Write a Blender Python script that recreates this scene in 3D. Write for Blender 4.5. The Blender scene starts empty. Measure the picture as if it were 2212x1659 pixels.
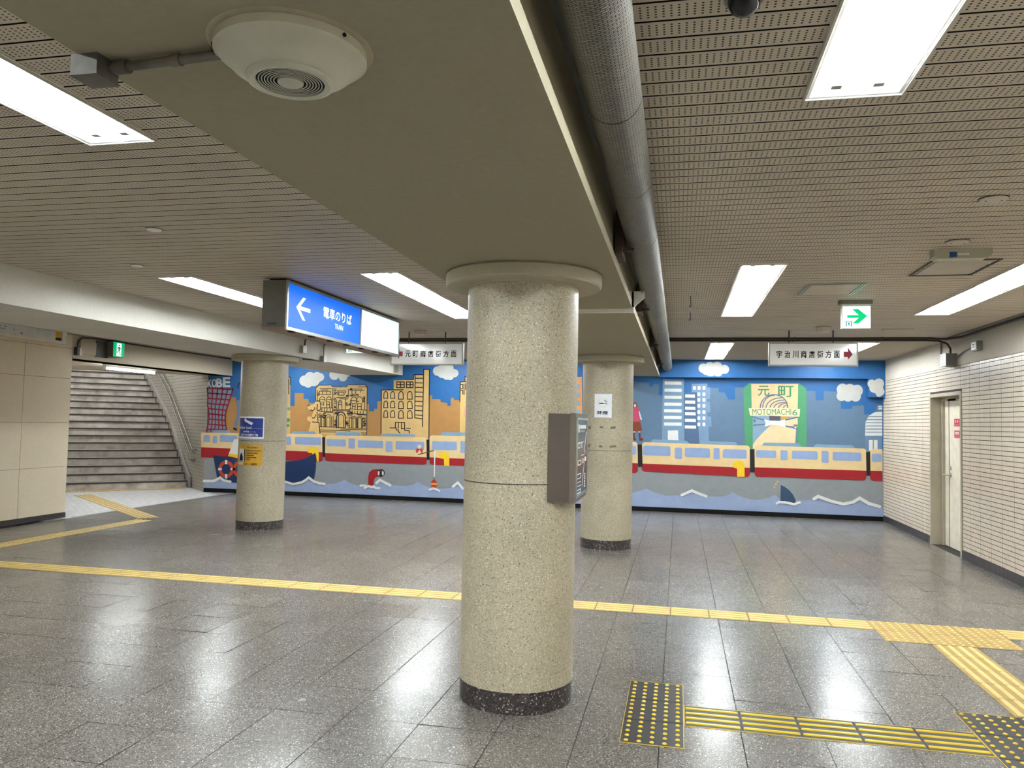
import bpy, math, random
from mathutils import Vector, Matrix
random.seed(7)
SC = bpy.context.scene
COL = SC.collection
PI = math.pi

# ------------------------------------------------------------------ camera, world, exposure
FPX, CX, CY, EYE = 1684.249, 1106.0, 829.5, 1.5
YAW, PITCH, ROLL = 0.211483031, 0.0480930721, 0.0208104317
def _axes():
    f = Vector((-math.sin(YAW)*math.cos(PITCH), math.cos(YAW)*math.cos(PITCH), math.sin(PITCH)))
    r = Vector((math.cos(YAW), math.sin(YAW), 0)); u = r.cross(f)
    c, s = math.cos(ROLL), math.sin(ROLL)
    return c*r+s*u, -s*r+c*u, f
AR, AU, AF = _axes()
cam_d = bpy.data.cameras.new('camera'); cam = bpy.data.objects.new('camera', cam_d); COL.objects.link(cam)
cam_d.sensor_width = 36; cam_d.lens = 36*FPX/2212; cam_d.clip_start = 0.05; cam_d.clip_end = 100
cam.matrix_world = Matrix(((AR.x, AU.x, -AF.x, 0), (AR.y, AU.y, -AF.y, 0), (AR.z, AU.z, -AF.z, EYE), (0, 0, 0, 1)))
SC.camera = cam
wd = bpy.data.worlds.new('world'); SC.world = wd; wd.use_nodes = True
wd.node_tree.nodes['Background'].inputs[0].default_value = (0.9, 0.95, 1, 1)
wd.node_tree.nodes['Background'].inputs[1].default_value = 0.02
SC.view_settings.view_transform = 'Standard'; SC.view_settings.look = 'None'
SC.view_settings.gamma = 1; SC.view_settings.use_curve_mapping = False
SC.view_settings.exposure = 0.0
TUBE = 94.0                      # brightness of the fluorescent tubes
SC.cycles.use_denoising = True
SC.cycles.max_bounces = 10; SC.cycles.diffuse_bounces = 6; SC.cycles.glossy_bounces = 4
SC.cycles.sample_clamp_indirect = 0.0

# ------------------------------------------------------------------ measuring helpers (read a real-world point off the calibrated view)
def ray(x, y): return (x-CX)/FPX*AR - (y-CY)/FPX*AU + AF
def onz(x, y, z): d = ray(x, y); return Vector((0, 0, EYE)) + d*((z-EYE)/d.z)
def ony(x, y, v): d = ray(x, y); return Vector((0, 0, EYE)) + d*(v/d.y)
def onx(x, y, v): d = ray(x, y); return Vector((0, 0, EYE)) + d*(v/d.x)

# ------------------------------------------------------------------ materials
def lin(c):
    return tuple((v/255/12.92 if v/255 <= .04045 else ((v/255+.055)/1.055)**2.4) for v in c)
class NT:
    def __init__(s, name):
        s.m = bpy.data.materials.new(name); s.m.use_nodes = True; s.t = s.m.node_tree; s.n = s.t.nodes
        s.b = s.n['Principled BSDF']; s._pos = None
    def new(s, t, **k):
        n = s.n.new(t)
        for a, v in k.items(): setattr(n, a, v)
        return n
    def link(s, a, b): s.t.links.new(a, b)
    def pos(s):
        if not s._pos: s._pos = s.new('ShaderNodeNewGeometry').outputs['Position']
        return s._pos
    def math(s, op, a, b=None, c=None):
        n = s.new('ShaderNodeMath', operation=op)
        for i, v in enumerate((a, b, c)):
            if v is None: continue
            if isinstance(v, (int, float)): n.inputs[i].default_value = v
            else: s.link(v, n.inputs[i])
        return n.outputs[0]
    def noise(s, scale, detail=3, vec=None, rough=.55):
        n = s.new('ShaderNodeTexNoise'); n.inputs['Scale'].default_value = scale
        n.inputs['Detail'].default_value = detail; n.inputs['Roughness'].default_value = rough
        s.link(vec if vec is not None else s.pos(), n.inputs['Vector']); return n.outputs[0]
    def voro(s, scale):
        n = s.new('ShaderNodeTexVoronoi'); n.inputs['Scale'].default_value = scale
        s.link(s.pos(), n.inputs['Vector']); return n
    def ramp(s, fac, stops, const=False):
        n = s.new('ShaderNodeValToRGB'); r = n.color_ramp
        if const: r.interpolation = 'CONSTANT'
        while len(r.elements) < len(stops): r.elements.new(.5)
        for e, (p, c) in zip(r.elements, stops):
            e.position = p; e.color = (*c, 1) if len(c) == 3 else c
        s.link(fac, n.inputs[0]); return n.outputs[0]
    def mix(s, fac, a, b, mode='MIX'):
        n = s.new('ShaderNodeMix', data_type='RGBA', blend_type=mode)
        for i, v in ((0, fac), (6, a), (7, b)):
            if isinstance(v, (int, float)): n.inputs[i].default_value = v
            elif isinstance(v, tuple): n.inputs[i].default_value = (*v, 1)
            else: s.link(v, n.inputs[i])
        return n.outputs[2]
    def bump(s, h, strength, dist=.002):
        n = s.new('ShaderNodeBump'); n.inputs['Strength'].default_value = strength
        n.inputs['Distance'].default_value = dist; s.link(h, n.inputs['Height']); s.link(n.outputs[0], s.b.inputs['Normal'])
    def col(s, c):
        if isinstance(c, tuple): s.b.inputs['Base Color'].default_value = (*c, 1)
        else: s.link(c, s.b.inputs['Base Color'])
    def setp(s, rough=.5, metal=0, spec=.5):
        s.b.inputs['Roughness'].default_value = rough; s.b.inputs['Metallic'].default_value = metal
        s.b.inputs['Specular IOR Level'].default_value = spec
CACHE = {}
def paint(c, rough=.55, metal=0, mottle=.06, spec=.4):
    """plain painted or plastic surface with slight mottling"""
    k = ('p', c, rough, metal, mottle)
    if k in CACHE: return CACHE[k]
    n = NT('paint_%d_%d_%d' % c); l = lin(c)
    f = n.noise(9, 4)
    d = tuple(v*(1-mottle*2) for v in l); e = tuple(min(1, v*(1+mottle)) for v in l)
    n.col(n.ramp(f, [(.3, d), (.7, e)])); n.setp(rough, metal, spec)
    CACHE[k] = n.m; return n.m
def glow(c, s):
    k = ('g', c, s)
    if k in CACHE: return CACHE[k]
    n = NT('glow_%d_%d_%d' % c); l = lin(c); n.col(tuple(v*.15 for v in l)); n.setp(.5, 0, .2)
    n.b.inputs['Emission Color'].default_value = (*l, 1); n.b.inputs['Emission Strength'].default_value = s
    CACHE[k] = n.m; return n.m
def terrazzo(name, stops, scale, rough, stain=.12, seed=2.0):
    n = NT(name); v = n.voro(scale); sep = n.new('ShaderNodeSeparateColor'); n.link(v.outputs['Color'], sep.inputs[0])
    c = n.ramp(sep.outputs[0], stops, True)
    st = n.ramp(n.noise(seed, 5), [(.3, (1-stain*2.2,)*3), (.68, (1, 1, 1))])
    c = n.mix(1.0, c, st, 'MULTIPLY'); n.col(c); n.setp(rough, 0, .4)
    n.bump(sep.outputs[1], .15, .0008); return n.m
def plaster(name, c, streak=.12, rough=.8, warm=None):
    n = NT(name); l = lin(c)
    a = n.ramp(n.noise(1.3, 6), [(.3, tuple(v*(1-streak) for v in l)), (.7, l)])
    b = n.ramp(n.noise(38, 3), [(.35, (.94,)*3), (.7, (1, 1, 1))])
    n.col(n.mix(1.0, a, b, 'MULTIPLY')); n.setp(rough, 0, .25); n.bump(n.noise(120, 2), .08, .002); return n.m

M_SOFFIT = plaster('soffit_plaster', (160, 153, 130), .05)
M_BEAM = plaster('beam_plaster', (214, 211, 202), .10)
M_PLAIN = plaster('plain_ceiling_board', (172, 161, 143), .05)
M_BAND = plaster('wall_band_plaster', (205, 198, 184), .10)
M_LEFT = plaster('left_wall_panel_concrete', (228, 215, 190), .06)
M_LINTEL = plaster('lintel_plaster', (194, 184, 164), .08)
L = lin
M_PILLAR = terrazzo('pillar_terrazzo', [(0, L((112, 102, 84))), (.03, L((160, 151, 130))), (.16, L((178, 169, 146))), (.5, L((188, 179, 155))),
                    (.78, L((174, 165, 142))), (.945, L((220, 211, 188)))], 225, .42, .10, 2.2)
M_PLINTH = terrazzo('plinth_terrazzo', [(0, L((40, 36, 36))), (.4, L((66, 58, 56))), (.8, L((92, 84, 80))), (.94, L((170, 164, 158)))], 150, .4, .08)
M_CAP = plaster('pillar_cap_plaster', (186, 180, 158), .14)
def floor_mat():
    n = NT('granite_floor')
    v = n.voro(210); sep = n.new('ShaderNodeSeparateColor'); n.link(v.outputs['Color'], sep.inputs[0])
    c = n.ramp(sep.outputs[0], [(0, L((70, 67, 64))), (.10, L((108, 104, 99))), (.5, L((121, 117, 111))), (.8, L((134, 129, 122))), (.955, L((196, 192, 186)))], True)
    sx = n.new('ShaderNodeSeparateXYZ'); n.link(n.pos(), sx.inputs[0])
    fx = n.math('FLOOR', n.math('DIVIDE', n.math('SUBTRACT', sx.outputs[0], .313), .388))
    fy = n.math('FLOOR', n.math('DIVIDE', n.math('SUBTRACT', sx.outputs[1], 2.97), .388))
    cb = n.new('ShaderNodeCombineXYZ'); n.link(fx, cb.inputs[0]); n.link(fy, cb.inputs[1])
    w = n.new('ShaderNodeTexWhiteNoise'); n.link(cb.outputs[0], w.inputs[0])
    t = n.ramp(w.outputs[0], [(0, (.86, .86, .86)), (1, (1, 1, 1))])
    c = n.mix(1.0, c, t, 'MULTIPLY')
    t2 = n.ramp(n.noise(.9, 5), [(.3, (.84, .82, .80)), (.7, (1, 1, 1))])
    n.col(n.mix(1.0, c, t2, 'MULTIPLY'))
    n.link(n.math('MULTIPLY_ADD', n.noise(2.2, 3), .14, .17), n.b.inputs['Roughness'])
    n.b.inputs['Specular IOR Level'].default_value = .5
    n.bump(n.noise(25, 3), .03, .001)
    return n.m
M_FLOOR = floor_mat()
M_JOINT = paint((40, 38, 37), .8)
def slat_mat():
    n = NT('perforated_ceiling_slat'); base = L((208, 196, 178))
    sx = n.new('ShaderNodeSeparateXYZ'); n.link(n.pos(), sx.inputs[0])
    px = n.math('MULTIPLY', n.math('SUBTRACT', n.math('FRACT', n.math('DIVIDE', sx.outputs[0], .0208)), .5), .0208)
    v = n.math('MULTIPLY', n.math('FRACT', n.math('DIVIDE', n.math('SUBTRACT', sx.outputs[1], .05), .1)), .1)
    t = n.math('DIVIDE', n.math('SUBTRACT', v, .01625), .0135)
    ins = n.math('MULTIPLY', n.math('GREATER_THAN', t, 0), n.math('LESS_THAN', t, 5))
    py = n.math('MULTIPLY', n.math('SUBTRACT', n.math('FRACT', t), .5), .0135)
    d = n.math('SQRT', n.math('ADD', n.math('MULTIPLY', px, px), n.math('MULTIPLY', py, py)))
    h = n.math('MULTIPLY', n.math('LESS_THAN', d, .0036), ins)
    st = n.ramp(n.noise(1.1, 5), [(.3, tuple(x*.84 for x in base)), (.7, base)])
    n.col(n.mix(h, st, (.012, .011, .011))); n.setp(.55, 0, .3); return n.m
M_SLAT = slat_mat()
M_DARK = paint((34, 32, 31), .9)
M_WTILE = paint((212, 198, 178), .3, 0, .05, .5)
M_GROUT = paint((66, 57, 50), .9)
M_BTILE = paint((62, 60, 62), .35)
M_WHITE = paint((236, 236, 232), .4)
M_FIX = paint((236, 238, 236), .35, 0, .01)
M_STEEL = paint((176, 178, 176), .3, .9)
M_GREYP = paint((120, 120, 116), .5)
M_DKCOND = paint((58, 54, 50), .5)
M_CONDUIT = paint((150, 148, 140), .45, .4)
M_YEL = paint((172, 144, 86), .7)
M_YBAR = paint((216, 190, 120), .55)
M_BPLATE = paint((34, 31, 32), .4)
M_GOLD = paint((222, 190, 44), .3, .3)
M_BLACK = paint((8, 8, 9), .6, 0, .06, .2)
M_RED = paint((176, 22, 44), .5)
M_TUBE = glow((244, 250, 253), TUBE)

# ------------------------------------------------------------------ mesh builder
class MB:
    def __init__(s): s.v = []; s.f = []; s.mi = []; s.ms = []; s.sm = []
    def _m(s, m):
        if m not in s.ms: s.ms.append(m)
        return s.ms.index(m)
    def face(s, pts, m, smooth=False):
        b = len(s.v); s.v += [tuple(p) for p in pts]; s.f.append(tuple(range(b, b+len(pts)))); s.mi.append(s._m(m)); s.sm.append(smooth)
    def grid(s, vs, fs, m, smooth=False):
        b = len(s.v); s.v += [tuple(p) for p in vs]; k = s._m(m)
        for f in fs: s.f.append(tuple(b+i for i in f)); s.mi.append(k); s.sm.append(smooth)
    def box(s, x0, x1, y0, y1, z0, z1, m, M=None):
        p = [Vector(q) for q in ((x0,y0,z0),(x1,y0,z0),(x1,y1,z0),(x0,y1,z0),(x0,y0,z1),(x1,y0,z1),(x1,y1,z1),(x0,y1,z1))]
        if M: p = [M @ q for q in p]
        s.grid(p, [(0,3,2,1),(4,5,6,7),(0,1,5,4),(1,2,6,5),(2,3,7,6),(3,0,4,7)], m); return s
    def prism(s, poly, z0, z1, m):
        n = len(poly); a = sum(poly[i][0]*poly[(i+1)%n][1]-poly[(i+1)%n][0]*poly[i][1] for i in range(n))
        if a < 0: poly = poly[::-1]
        v = [(x, y, z0) for x, y in poly]+[(x, y, z1) for x, y in poly]
        s.grid(v, [tuple(range(n))[::-1], tuple(range(n, 2*n))]+[(i, (i+1)%n, n+(i+1)%n, n+i) for i in range(n)], m); return s
    def sweep(s, poly, p0, du, dv, dw, m):
        """extrude a 2-D outline (u,v) placed at p0 along dw"""
        n = len(poly); p0 = Vector(p0); du = Vector(du); dv = Vector(dv); dw = Vector(dw)
        a = [p0+du*u+dv*w for u, w in poly]; b = [q+dw for q in a]
        s.grid(a+b, [tuple(range(n))[::-1], tuple(range(n, 2*n))]+[(i, (i+1)%n, n+(i+1)%n, n+i) for i in range(n)], m); return s
    def cyl(s, p0, p1, r, m, n=12, r1=None, caps=True):
        p0 = Vector(p0); p1 = Vector(p1); d = (p1-p0).normalized()
        a = d.orthogonal().normalized(); b = d.cross(a); r1 = r if r1 is None else r1
        v = [p0+(a*math.cos(2*PI*i/n)+b*math.sin(2*PI*i/n))*r for i in range(n)]+[p1+(a*math.cos(2*PI*i/n)+b*math.sin(2*PI*i/n))*r1 for i in range(n)]
        s.grid(v, [(i, (i+1)%n, n+(i+1)%n, n+i) for i in range(n)], m, True)
        if caps: s.face(v[:n][::-1], m); s.face(v[n:], m)
        return s
    def tube(s, path, r, m, n=8):
        P = [Vector(p) for p in path]; rings = []; up = None
        for i, p in enumerate(P):
            d = (P[min(i+1, len(P)-1)]-P[max(i-1, 0)]).normalized()
            a = d.orthogonal().normalized() if up is None else (up-d*up.dot(d)).normalized()
            up = a; b = d.cross(a)
            rings.append([p+(a*math.cos(2*PI*k/n)+b*math.sin(2*PI*k/n))*r for k in range(n)])
        v = [q for g in rings for q in g]
        s.grid(v, [(i*n+k, i*n+(k+1)%n, (i+1)*n+(k+1)%n, (i+1)*n+k) for i in range(len(P)-1) for k in range(n)], m, True)
        s.face(rings[0][::-1], m); s.face(rings[-1], m); return s
    def lathe(s, prof, c, m, n=48, smooth=True):
        """profile [(r,z)] around the vertical through c"""
        runs = [[prof[0]]]
        for i in range(1, len(prof)):
            runs[-1].append(prof[i])
            if i < len(prof)-1:
                d0 = Vector((prof[i][0]-prof[i-1][0], prof[i][1]-prof[i-1][1])); d1 = Vector((prof[i+1][0]-prof[i][0], prof[i+1][1]-prof[i][1]))
                if d0.length < 1e-6 or d1.length < 1e-6 or abs(d0.angle_signed(d1)) > .6: runs.append([prof[i]])
        for q in runs:
            v = [(c[0]+r*math.cos(2*PI*k/n), c[1]+r*math.sin(2*PI*k/n), z) for r, z in q for k in range(n)]
            s.grid(v, [(i*n+k, i*n+(k+1)%n, (i+1)*n+(k+1)%n, (i+1)*n+k) for i in range(len(q)-1) for k in range(n)], m, smooth)
        return s
    def mesh(s, name, org=(0, 0, 0)):
        o = Vector(org); me = bpy.data.meshes.new(name)
        me.from_pydata([tuple(Vector(p)-o) for p in s.v], [], s.f)
        for m in s.ms: me.materials.append(m)
        me.polygons.foreach_set('material_index', s.mi); me.polygons.foreach_set('use_smooth', s.sm); me.update()
        return me
def W(o):
    v = Vector((0, 0, 0))
    while o is not None: v += o.location; o = o.parent
    return v
def ob(name, data, parent=None, loc=(0, 0, 0)):
    o = bpy.data.objects.new(name, data); COL.objects.link(o); o.location = loc
    if parent is not None: o.parent = parent
    return o
def part(name, mb, parent, label=None, stuff=False):
    o = ob(name, mb.mesh(name, W(parent)), parent)
    if label: o['label'] = label
    if stuff: o['kind'] = 'stuff'
    return o
def tag(o, label, cat, group=None, kind=None):
    o['label'] = label; o['category'] = cat
    if group: o['group'] = group
    if kind: o['kind'] = kind
    return o
def thing(name, label, cat, loc, group=None, kind=None):
    return tag(ob(name, None, None, loc), label, cat, group, kind)
def single(name, mb, label, cat, loc, group=None, kind=None):
    return tag(ob(name, mb.mesh(name, loc), None, loc), label, cat, group, kind)
def text_mesh(body, bold=.0):
    c = bpy.data.curves.new('lettering', 'FONT'); c.body = body; c.offset = bold; c.resolution_u = 3
    o = bpy.data.objects.new('lettering', c); COL.objects.link(o); bpy.context.view_layer.update()
    m = bpy.data.meshes.new_from_object(o.evaluated_get(bpy.context.evaluated_depsgraph_get()))
    v = [(p.co.x, p.co.y) for p in m.vertices]; f = [tuple(p.vertices) for p in m.polygons]
    bpy.data.objects.remove(o); bpy.data.curves.remove(c); bpy.data.meshes.remove(m)
    x0 = min(p[0] for p in v); x1 = max(p[0] for p in v); y0 = min(p[1] for p in v); y1 = max(p[1] for p in v)
    return [((x-x0)/(x1-x0), (y-y0)/(y1-y0)) for x, y in v], f, (x1-x0)/(y1-y0)
def letter(mb, body, fn, u0, u1, v0, v1, m, bold=.0):
    """lettering stretched into the box u0..u1, v0..v1; fn maps (u,v) to a point"""
    v, f, _ = text_mesh(body, bold)
    mb.grid([fn(u0+(u1-u0)*a, v0+(v1-v0)*b) for a, b in v], f, m)

# ------------------------------------------------------------------ dimensions (metres)
CZ, SOF = 2.62, 2.32                       # ceiling and beam soffit heights
XR, XL, YB, YF = 3.28, -8.59, 13.8, -6.0   # right wall, left wall, mural wall, wall behind the camera
TH = math.radians(43.16); SA = Vector((math.sin(TH), math.cos(TH), 0)); SB = Vector((-math.cos(TH), math.sin(TH), 0))
def AB(a, b, z=0): q = SA*a+SB*b; return Vector((q.x, q.y, z))

# ------------------------------------------------------------------ floor
fl = tag(ob('floor', MB().box(-8.45, 3.45, YF, YB+.1, -.12, -.0035, M_JOINT).mesh('floor')), 'grey speckled granite tile floor of the concourse', 'floor', None, 'structure')
P_ = .388; G_ = .0024
cells = []
for i in range(-24, 9):
    for j in range(-9, 29):
        x0 = .313+P_*i; y0 = 2.97+P_*j
        x1, y1 = min(x0+P_, XR), min(y0+P_, YB); x0c = max(x0, -8.45); y0 = max(y0, YF)
        if x1-x0c < .02 or y1-y0 < .02: continue
        cx, cy = (x0c+x1)/2, (y0+y1)/2
        d = Vector((cx, cy, 0))-Vector((0, 0, EYE)); z = d.dot(AF)
        vis = z > .3 and abs(d.dot(AR)/z*FPX) < 1106+140 and -d.dot(AU)/z*FPX < 829+220
        cells.append((d.length if vis else 1e3+d.length, x0c, x1, y0, y1))
cells.sort()
tile_cache = {}
def tile_mb(w, h): return MB().box(-w/2, w/2, -h/2, h/2, -.0035, 0, M_FLOOR)
rest = MB()
for k, (d, x0, x1, y0, y1) in enumerate(cells):
    w, h = x1-x0-2*G_, y1-y0-2*G_
    if k < 300 and d < 1e3:
        key = (round(w, 3), round(h, 3))
        if key not in tile_cache: tile_cache[key] = tile_mb(w, h).mesh('floor_tile')
        ob('floor_tile', tile_cache[key], fl, ((x0+x1)/2, (y0+y1)/2, 0)).rotation_euler = (random.gauss(0, .0034), random.gauss(0, .0034), 0)
    else:
        h = [random.gauss(0, .0005) for _ in range(2)]
        q = [(x0+G_, y0+G_, -h[0]-h[1]), (x1-G_, y0+G_, h[0]-h[1]), (x1-G_, y1-G_, h[0]+h[1]), (x0+G_, y1-G_, h[1]-h[0])]
        rest.grid(q+[(a, b, -.0036) for a, b, _ in q], [(0, 1, 2, 3), (0, 4, 5, 1), (1, 5, 6, 2), (2, 6, 7, 3), (3, 7, 4, 0)], M_FLOOR)
part('distant_floor_tiles', rest, fl, None, True)

# alcove floor of pale pavers in front of the staircase
al = MB(); al.prism([(-8.452, 9.2), (-8.452, 13.9), (-9.1, 13.9)]+[tuple(AB(a, b).xy) for a, b in ((3.95, 17.2), (.6, 17.2), (.6, 13.0))], -.12, -.004, paint((138, 138, 140), .7))
alf = tag(ob('alcove_floor', al.mesh('alcove_floor')), 'pale grey paver floor in the alcove at the foot of the stairs', 'floor', None, 'structure')
M_PAV = paint((188, 188, 190), .5, 0, .12)
pv = MB()
for r in range(0, 44):
    b0 = 12.75+.1*r
    if b0 > 17.1: break
    for k in range(-2, 26):
        a0 = .5+.2*k+(.1 if r % 2 else 0)
        q = [AB(a0+.002, b0+.002), AB(a0+.198, b0+.002), AB(a0+.198, b0+.098), AB(a0+.002, b0+.098)]
        if min(p.x for p in q) > -8.46 or max(p.y for p in q) > 13.79 and max(p.x for p in q) > -9.1 or a0 > 3.7 or a0 < .55: continue
        c = []
        for p, w in zip(q, q[1:]+q[:1]):
            if p.x <= -8.46: c.append(p)
            if (p.x+8.46)*(w.x+8.46) < 0: c.append(p.lerp(w, (-8.46-p.x)/(w.x-p.x)))
        n = len(c)
        if n > 2: pv.grid([tuple(p) for p in c]+[(p.x, p.y, -.006) for p in c], [tuple(range(n))]+[(i, n+i, n+(i+1) % n, (i+1) % n) for i in range(n)], M_PAV)
part('pavers', pv, alf, None, True)
part('edge_strip', MB().box(-8.50, -8.445, 9.67, 13.79, -.01, .0006, paint((120, 118, 114), .4)), alf)

# ------------------------------------------------------------------ ceiling: backing, slats, plain boards
FIX_ROWS = {'R1': (.40, .72), 'R2': (2.21, 2.53), 'L1': (-2.41, -2.09), 'L2': (-4.17, -3.85)}
FIX_Y = {'behind': (-5.05, -3.75, -2.45), 'near': (.15, 1.45, 2.75), 'mid': (5.55, 6.85, 8.15), 'far': (10.77, 12.10, 13.43)}
ce = tag(ob('ceiling', MB().box(-9.4, 3.5, YF-.2, YB+.2, 2.80, 2.95, M_DARK).mesh('ceiling')), 'brown-grey ceiling of narrow perforated slats between the beams', 'ceiling', None, 'structure')
slat_far = MB(); count = 0
def slat_mb(m, x0, x1, y, z):
    """one perforated slat: painted face, edges and joint strip blackened as the shade in the gaps"""
    a, b = y+.0045, y+.0955
    m.face([(x0, b, z), (x1, b, z), (x1, a, z), (x0, a, z)], M_SLAT)
    m.grid([(x0, a, z), (x1, a, z), (x1, b, z), (x0, b, z), (x0, a, z+.005), (x1, a, z+.005), (x1, b, z+.005), (x0, b, z+.005)], [(0, 1, 5, 4), (1, 2, 6, 5), (2, 3, 7, 6), (3, 0, 4, 7)], M_BLACK)
    m.box(x0, x1, y, y+.1, z+.0045, z+.008, M_BLACK); return m  # black stands in for the shade between slats
BAYS = [(-.345, 3.15, ('R1', 'R2')), (-5.05, -1.355, ('L2', 'L1'))]
scache = {}
rows = []
k = -60
while .05+.1*k < 10.25:
    rows.append(.05+.1*k); k += 1
for (bx0, bx1, rr) in BAYS:
    for y in rows:
        if y < YF: continue
        segs = [bx0]
        for r in rr:
            for g in ('behind', 'near', 'mid'):
                a, _, b = FIX_Y[g]
                if y+.05 > a and y+.05 < b: segs += [FIX_ROWS[r][0], FIX_ROWS[r][1]]
        segs.append(bx1); segs.sort()
        for q in range(0, len(segs), 2):
            x0, x1 = segs[q], segs[q+1]
            inview = 1.0 < y < 9.0 and (x0 > -3.9 or y > 1.6)
            if inview and count < 300:
                w = round(x1-x0, 3)
                if w not in scache:
                    scache[w] = slat_mb(MB(), -w/2, w/2, 0, 0).mesh('slat')
                ob('slat', scache[w], ce, ((x0+x1)/2, y, CZ)); count += 1
            else: slat_mb(slat_far, x0, x1, y, CZ)
part('distant_slats', slat_far, ce, None, True)
def board(x0, x1, y0, y1): part('ceiling_board', MB().box(x0+.001, x1-.001, y0+.001, y1-.001, CZ, CZ+.015, M_PLAIN), ce)
for x0, x1 in ((-.345, .40), (.72, 1.465), (1.465, 2.21), (2.53, 3.28), (-5.05, -4.17), (-3.85, -3.13), (-3.13, -2.41), (-2.09, -1.355)):
    board(x0, x1, 10.25, 12.05); board(x0, x1, 12.05, YB)
for x0, x1 in FIX_ROWS.values():
    board(x0, x1, 10.25, 10.77); board(x0, x1, 13.43, YB)
FIX_ROWS_LEFT = (-7.32, -7.0)
for x0, x1 in ((-8.6, -7.96), (-7.96, -7.32), (-7.0, -6.15)):
    for y0, y1 in ((YF, 0), (0, 5), (5, 10), (10, YB)): board(x0, x1, y0, y1)
for y0, y1 in ((YF, -5.05), (-2.45, .15), (2.75, 6.5), (6.5, 10.77), (13.43, YB)): board(-7.32, -7.0, y0, y1)
part('cove_trim', MB().box(3.145, 3.165, YF, 10.25, CZ-.012, CZ+.1, M_GREYP).box(3.165, XR, YF, 10.25, CZ+.06, CZ+.07, M_DARK), ce)

# ------------------------------------------------------------------ mural wall
SKY = (36, 96, 154)
M_SKY = paint(SKY, .5, 0, .03)
wb = tag(ob('wall_back', MB().box(-9.1, XR+.2, YB, YB+.25, 0, 2.8, M_SKY).mesh('wall_back')), 'far wall painted with a blue harbour town mural and a long train', 'wall', None, 'structure')
part('sky_band', MB().box(-.34, XR, YB-.14, YB, SOF, CZ, M_SKY).box(3.02, XR, YB-.14, YB, 2.02, SOF, M_SKY).box(-.34, 3.02, YB-.148, YB-.14, SOF, SOF+.02, M_SKY), wb, 'blue painted band standing out below the ceiling')
tag(ob('baseboard_back', MB().box(-9.1, XR, YB-.025, YB, 0, .075, M_BLACK).mesh('baseboard_back')), 'black baseboard under the mural', 'baseboard', None, 'structure')

FR = {'A': (440, 780, .16878), 'B': (600, 780, .18687), 'C': (1240, 740, .3074), 'D': (670, 820, .07834), 'E': (1590, 810, .10245), 'G': (1360, 800, .09946), 'H': (430, 740, .2622)}
def mpaint(c):
    k = tuple(int(round(255*(.76*(v/255)**2.2)**(1/2.2))) for v in c)
    return paint(k, .5, 0, .03)
class Mural:
    """flat painted shapes on the mural wall"""
    def __init__(s, plane=YB): s.mb = MB(); s.lay = 0; s.pl = plane
    def pt(s, fr, x, y):
        ox, oy, k = FR[fr]; q = ony(ox+x*k, oy+y*k, s.pl); return Vector((q.x, s.pl-.0012*s.lay, q.z))
    def poly(s, c, fr, pts, lay):
        s.lay = lay; s.mb.face([s.pt(fr, *p) for p in pts], mpaint(c)); return s
    def mix(s, c, pts, lay):
        s.lay = lay; s.mb.face([s.pt(*p) for p in pts], mpaint(c)); return s
    def rect(s, c, fr, x0, y0, x1, y1, lay): return s.poly(c, fr, [(x0, y0), (x1, y0), (x1, y1), (x0, y1)], lay)
    def rrect(s, c, fr, x0, y0, x1, y1, r, lay, skew=0):
        p = []
        for cx, cy, a0 in ((x1-r, y0+r, -90), (x1-r, y1-r, 0), (x0+r, y1-r, 90), (x0+r, y0+r, 180)):
            for t in (0, 30, 60, 90):
                a = math.radians(a0+t); X = cx+r*math.cos(a); p.append((X, cy+r*math.sin(a)+skew*(X-x0)))
        return s.poly(c, fr, p, lay)
    def disc(s, c, fr, x, y, r, lay, ry=None, n=20):
        return s.poly(c, fr, [(x+r*math.cos(2*PI*i/n), y+(ry or r)*math.sin(2*PI*i/n)) for i in range(n)], lay)
    def cloud(s, fr, discs, lay, c=(206, 206, 202)):
        for i, (x, y, r) in enumerate(discs): s.disc(c, fr, x, y, r, lay+i*.12)
        return s
    def line(s, c, fr, pts, w, lay, close=False):
        s.lay = lay; P = [s.pt(fr, *p) for p in pts]
        if close: P.append(P[0])
        m = mpaint(c)
        for k_, (a, b) in enumerate(zip(P, P[1:])):
            o_ = Vector((0, -.00035*(k_ % 3), 0)); a = a+o_; b = b+o_
            d = (b-a); l = d.length
            if l < 1e-5: continue
            d /= l; n = Vector((-d.z, 0, d.x))*w/2; a2 = a-d*w*.35; b2 = b+d*w*.35
            s.mb.face([a2-n, b2-n, b2+n, a2+n], m)
        return s
    def text(s, c, fr, body, x0, y0, x1, y1, lay, bold=0.0):
        s.lay = lay
        letter(s.mb, body, lambda u, v: s.pt(fr, u, v), x0, x1, y1, y0, mpaint(c), bold); return s
    def done(s, name, label=None): return part(name, s.mb, wb, label)
K = (26, 22, 26)
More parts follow.
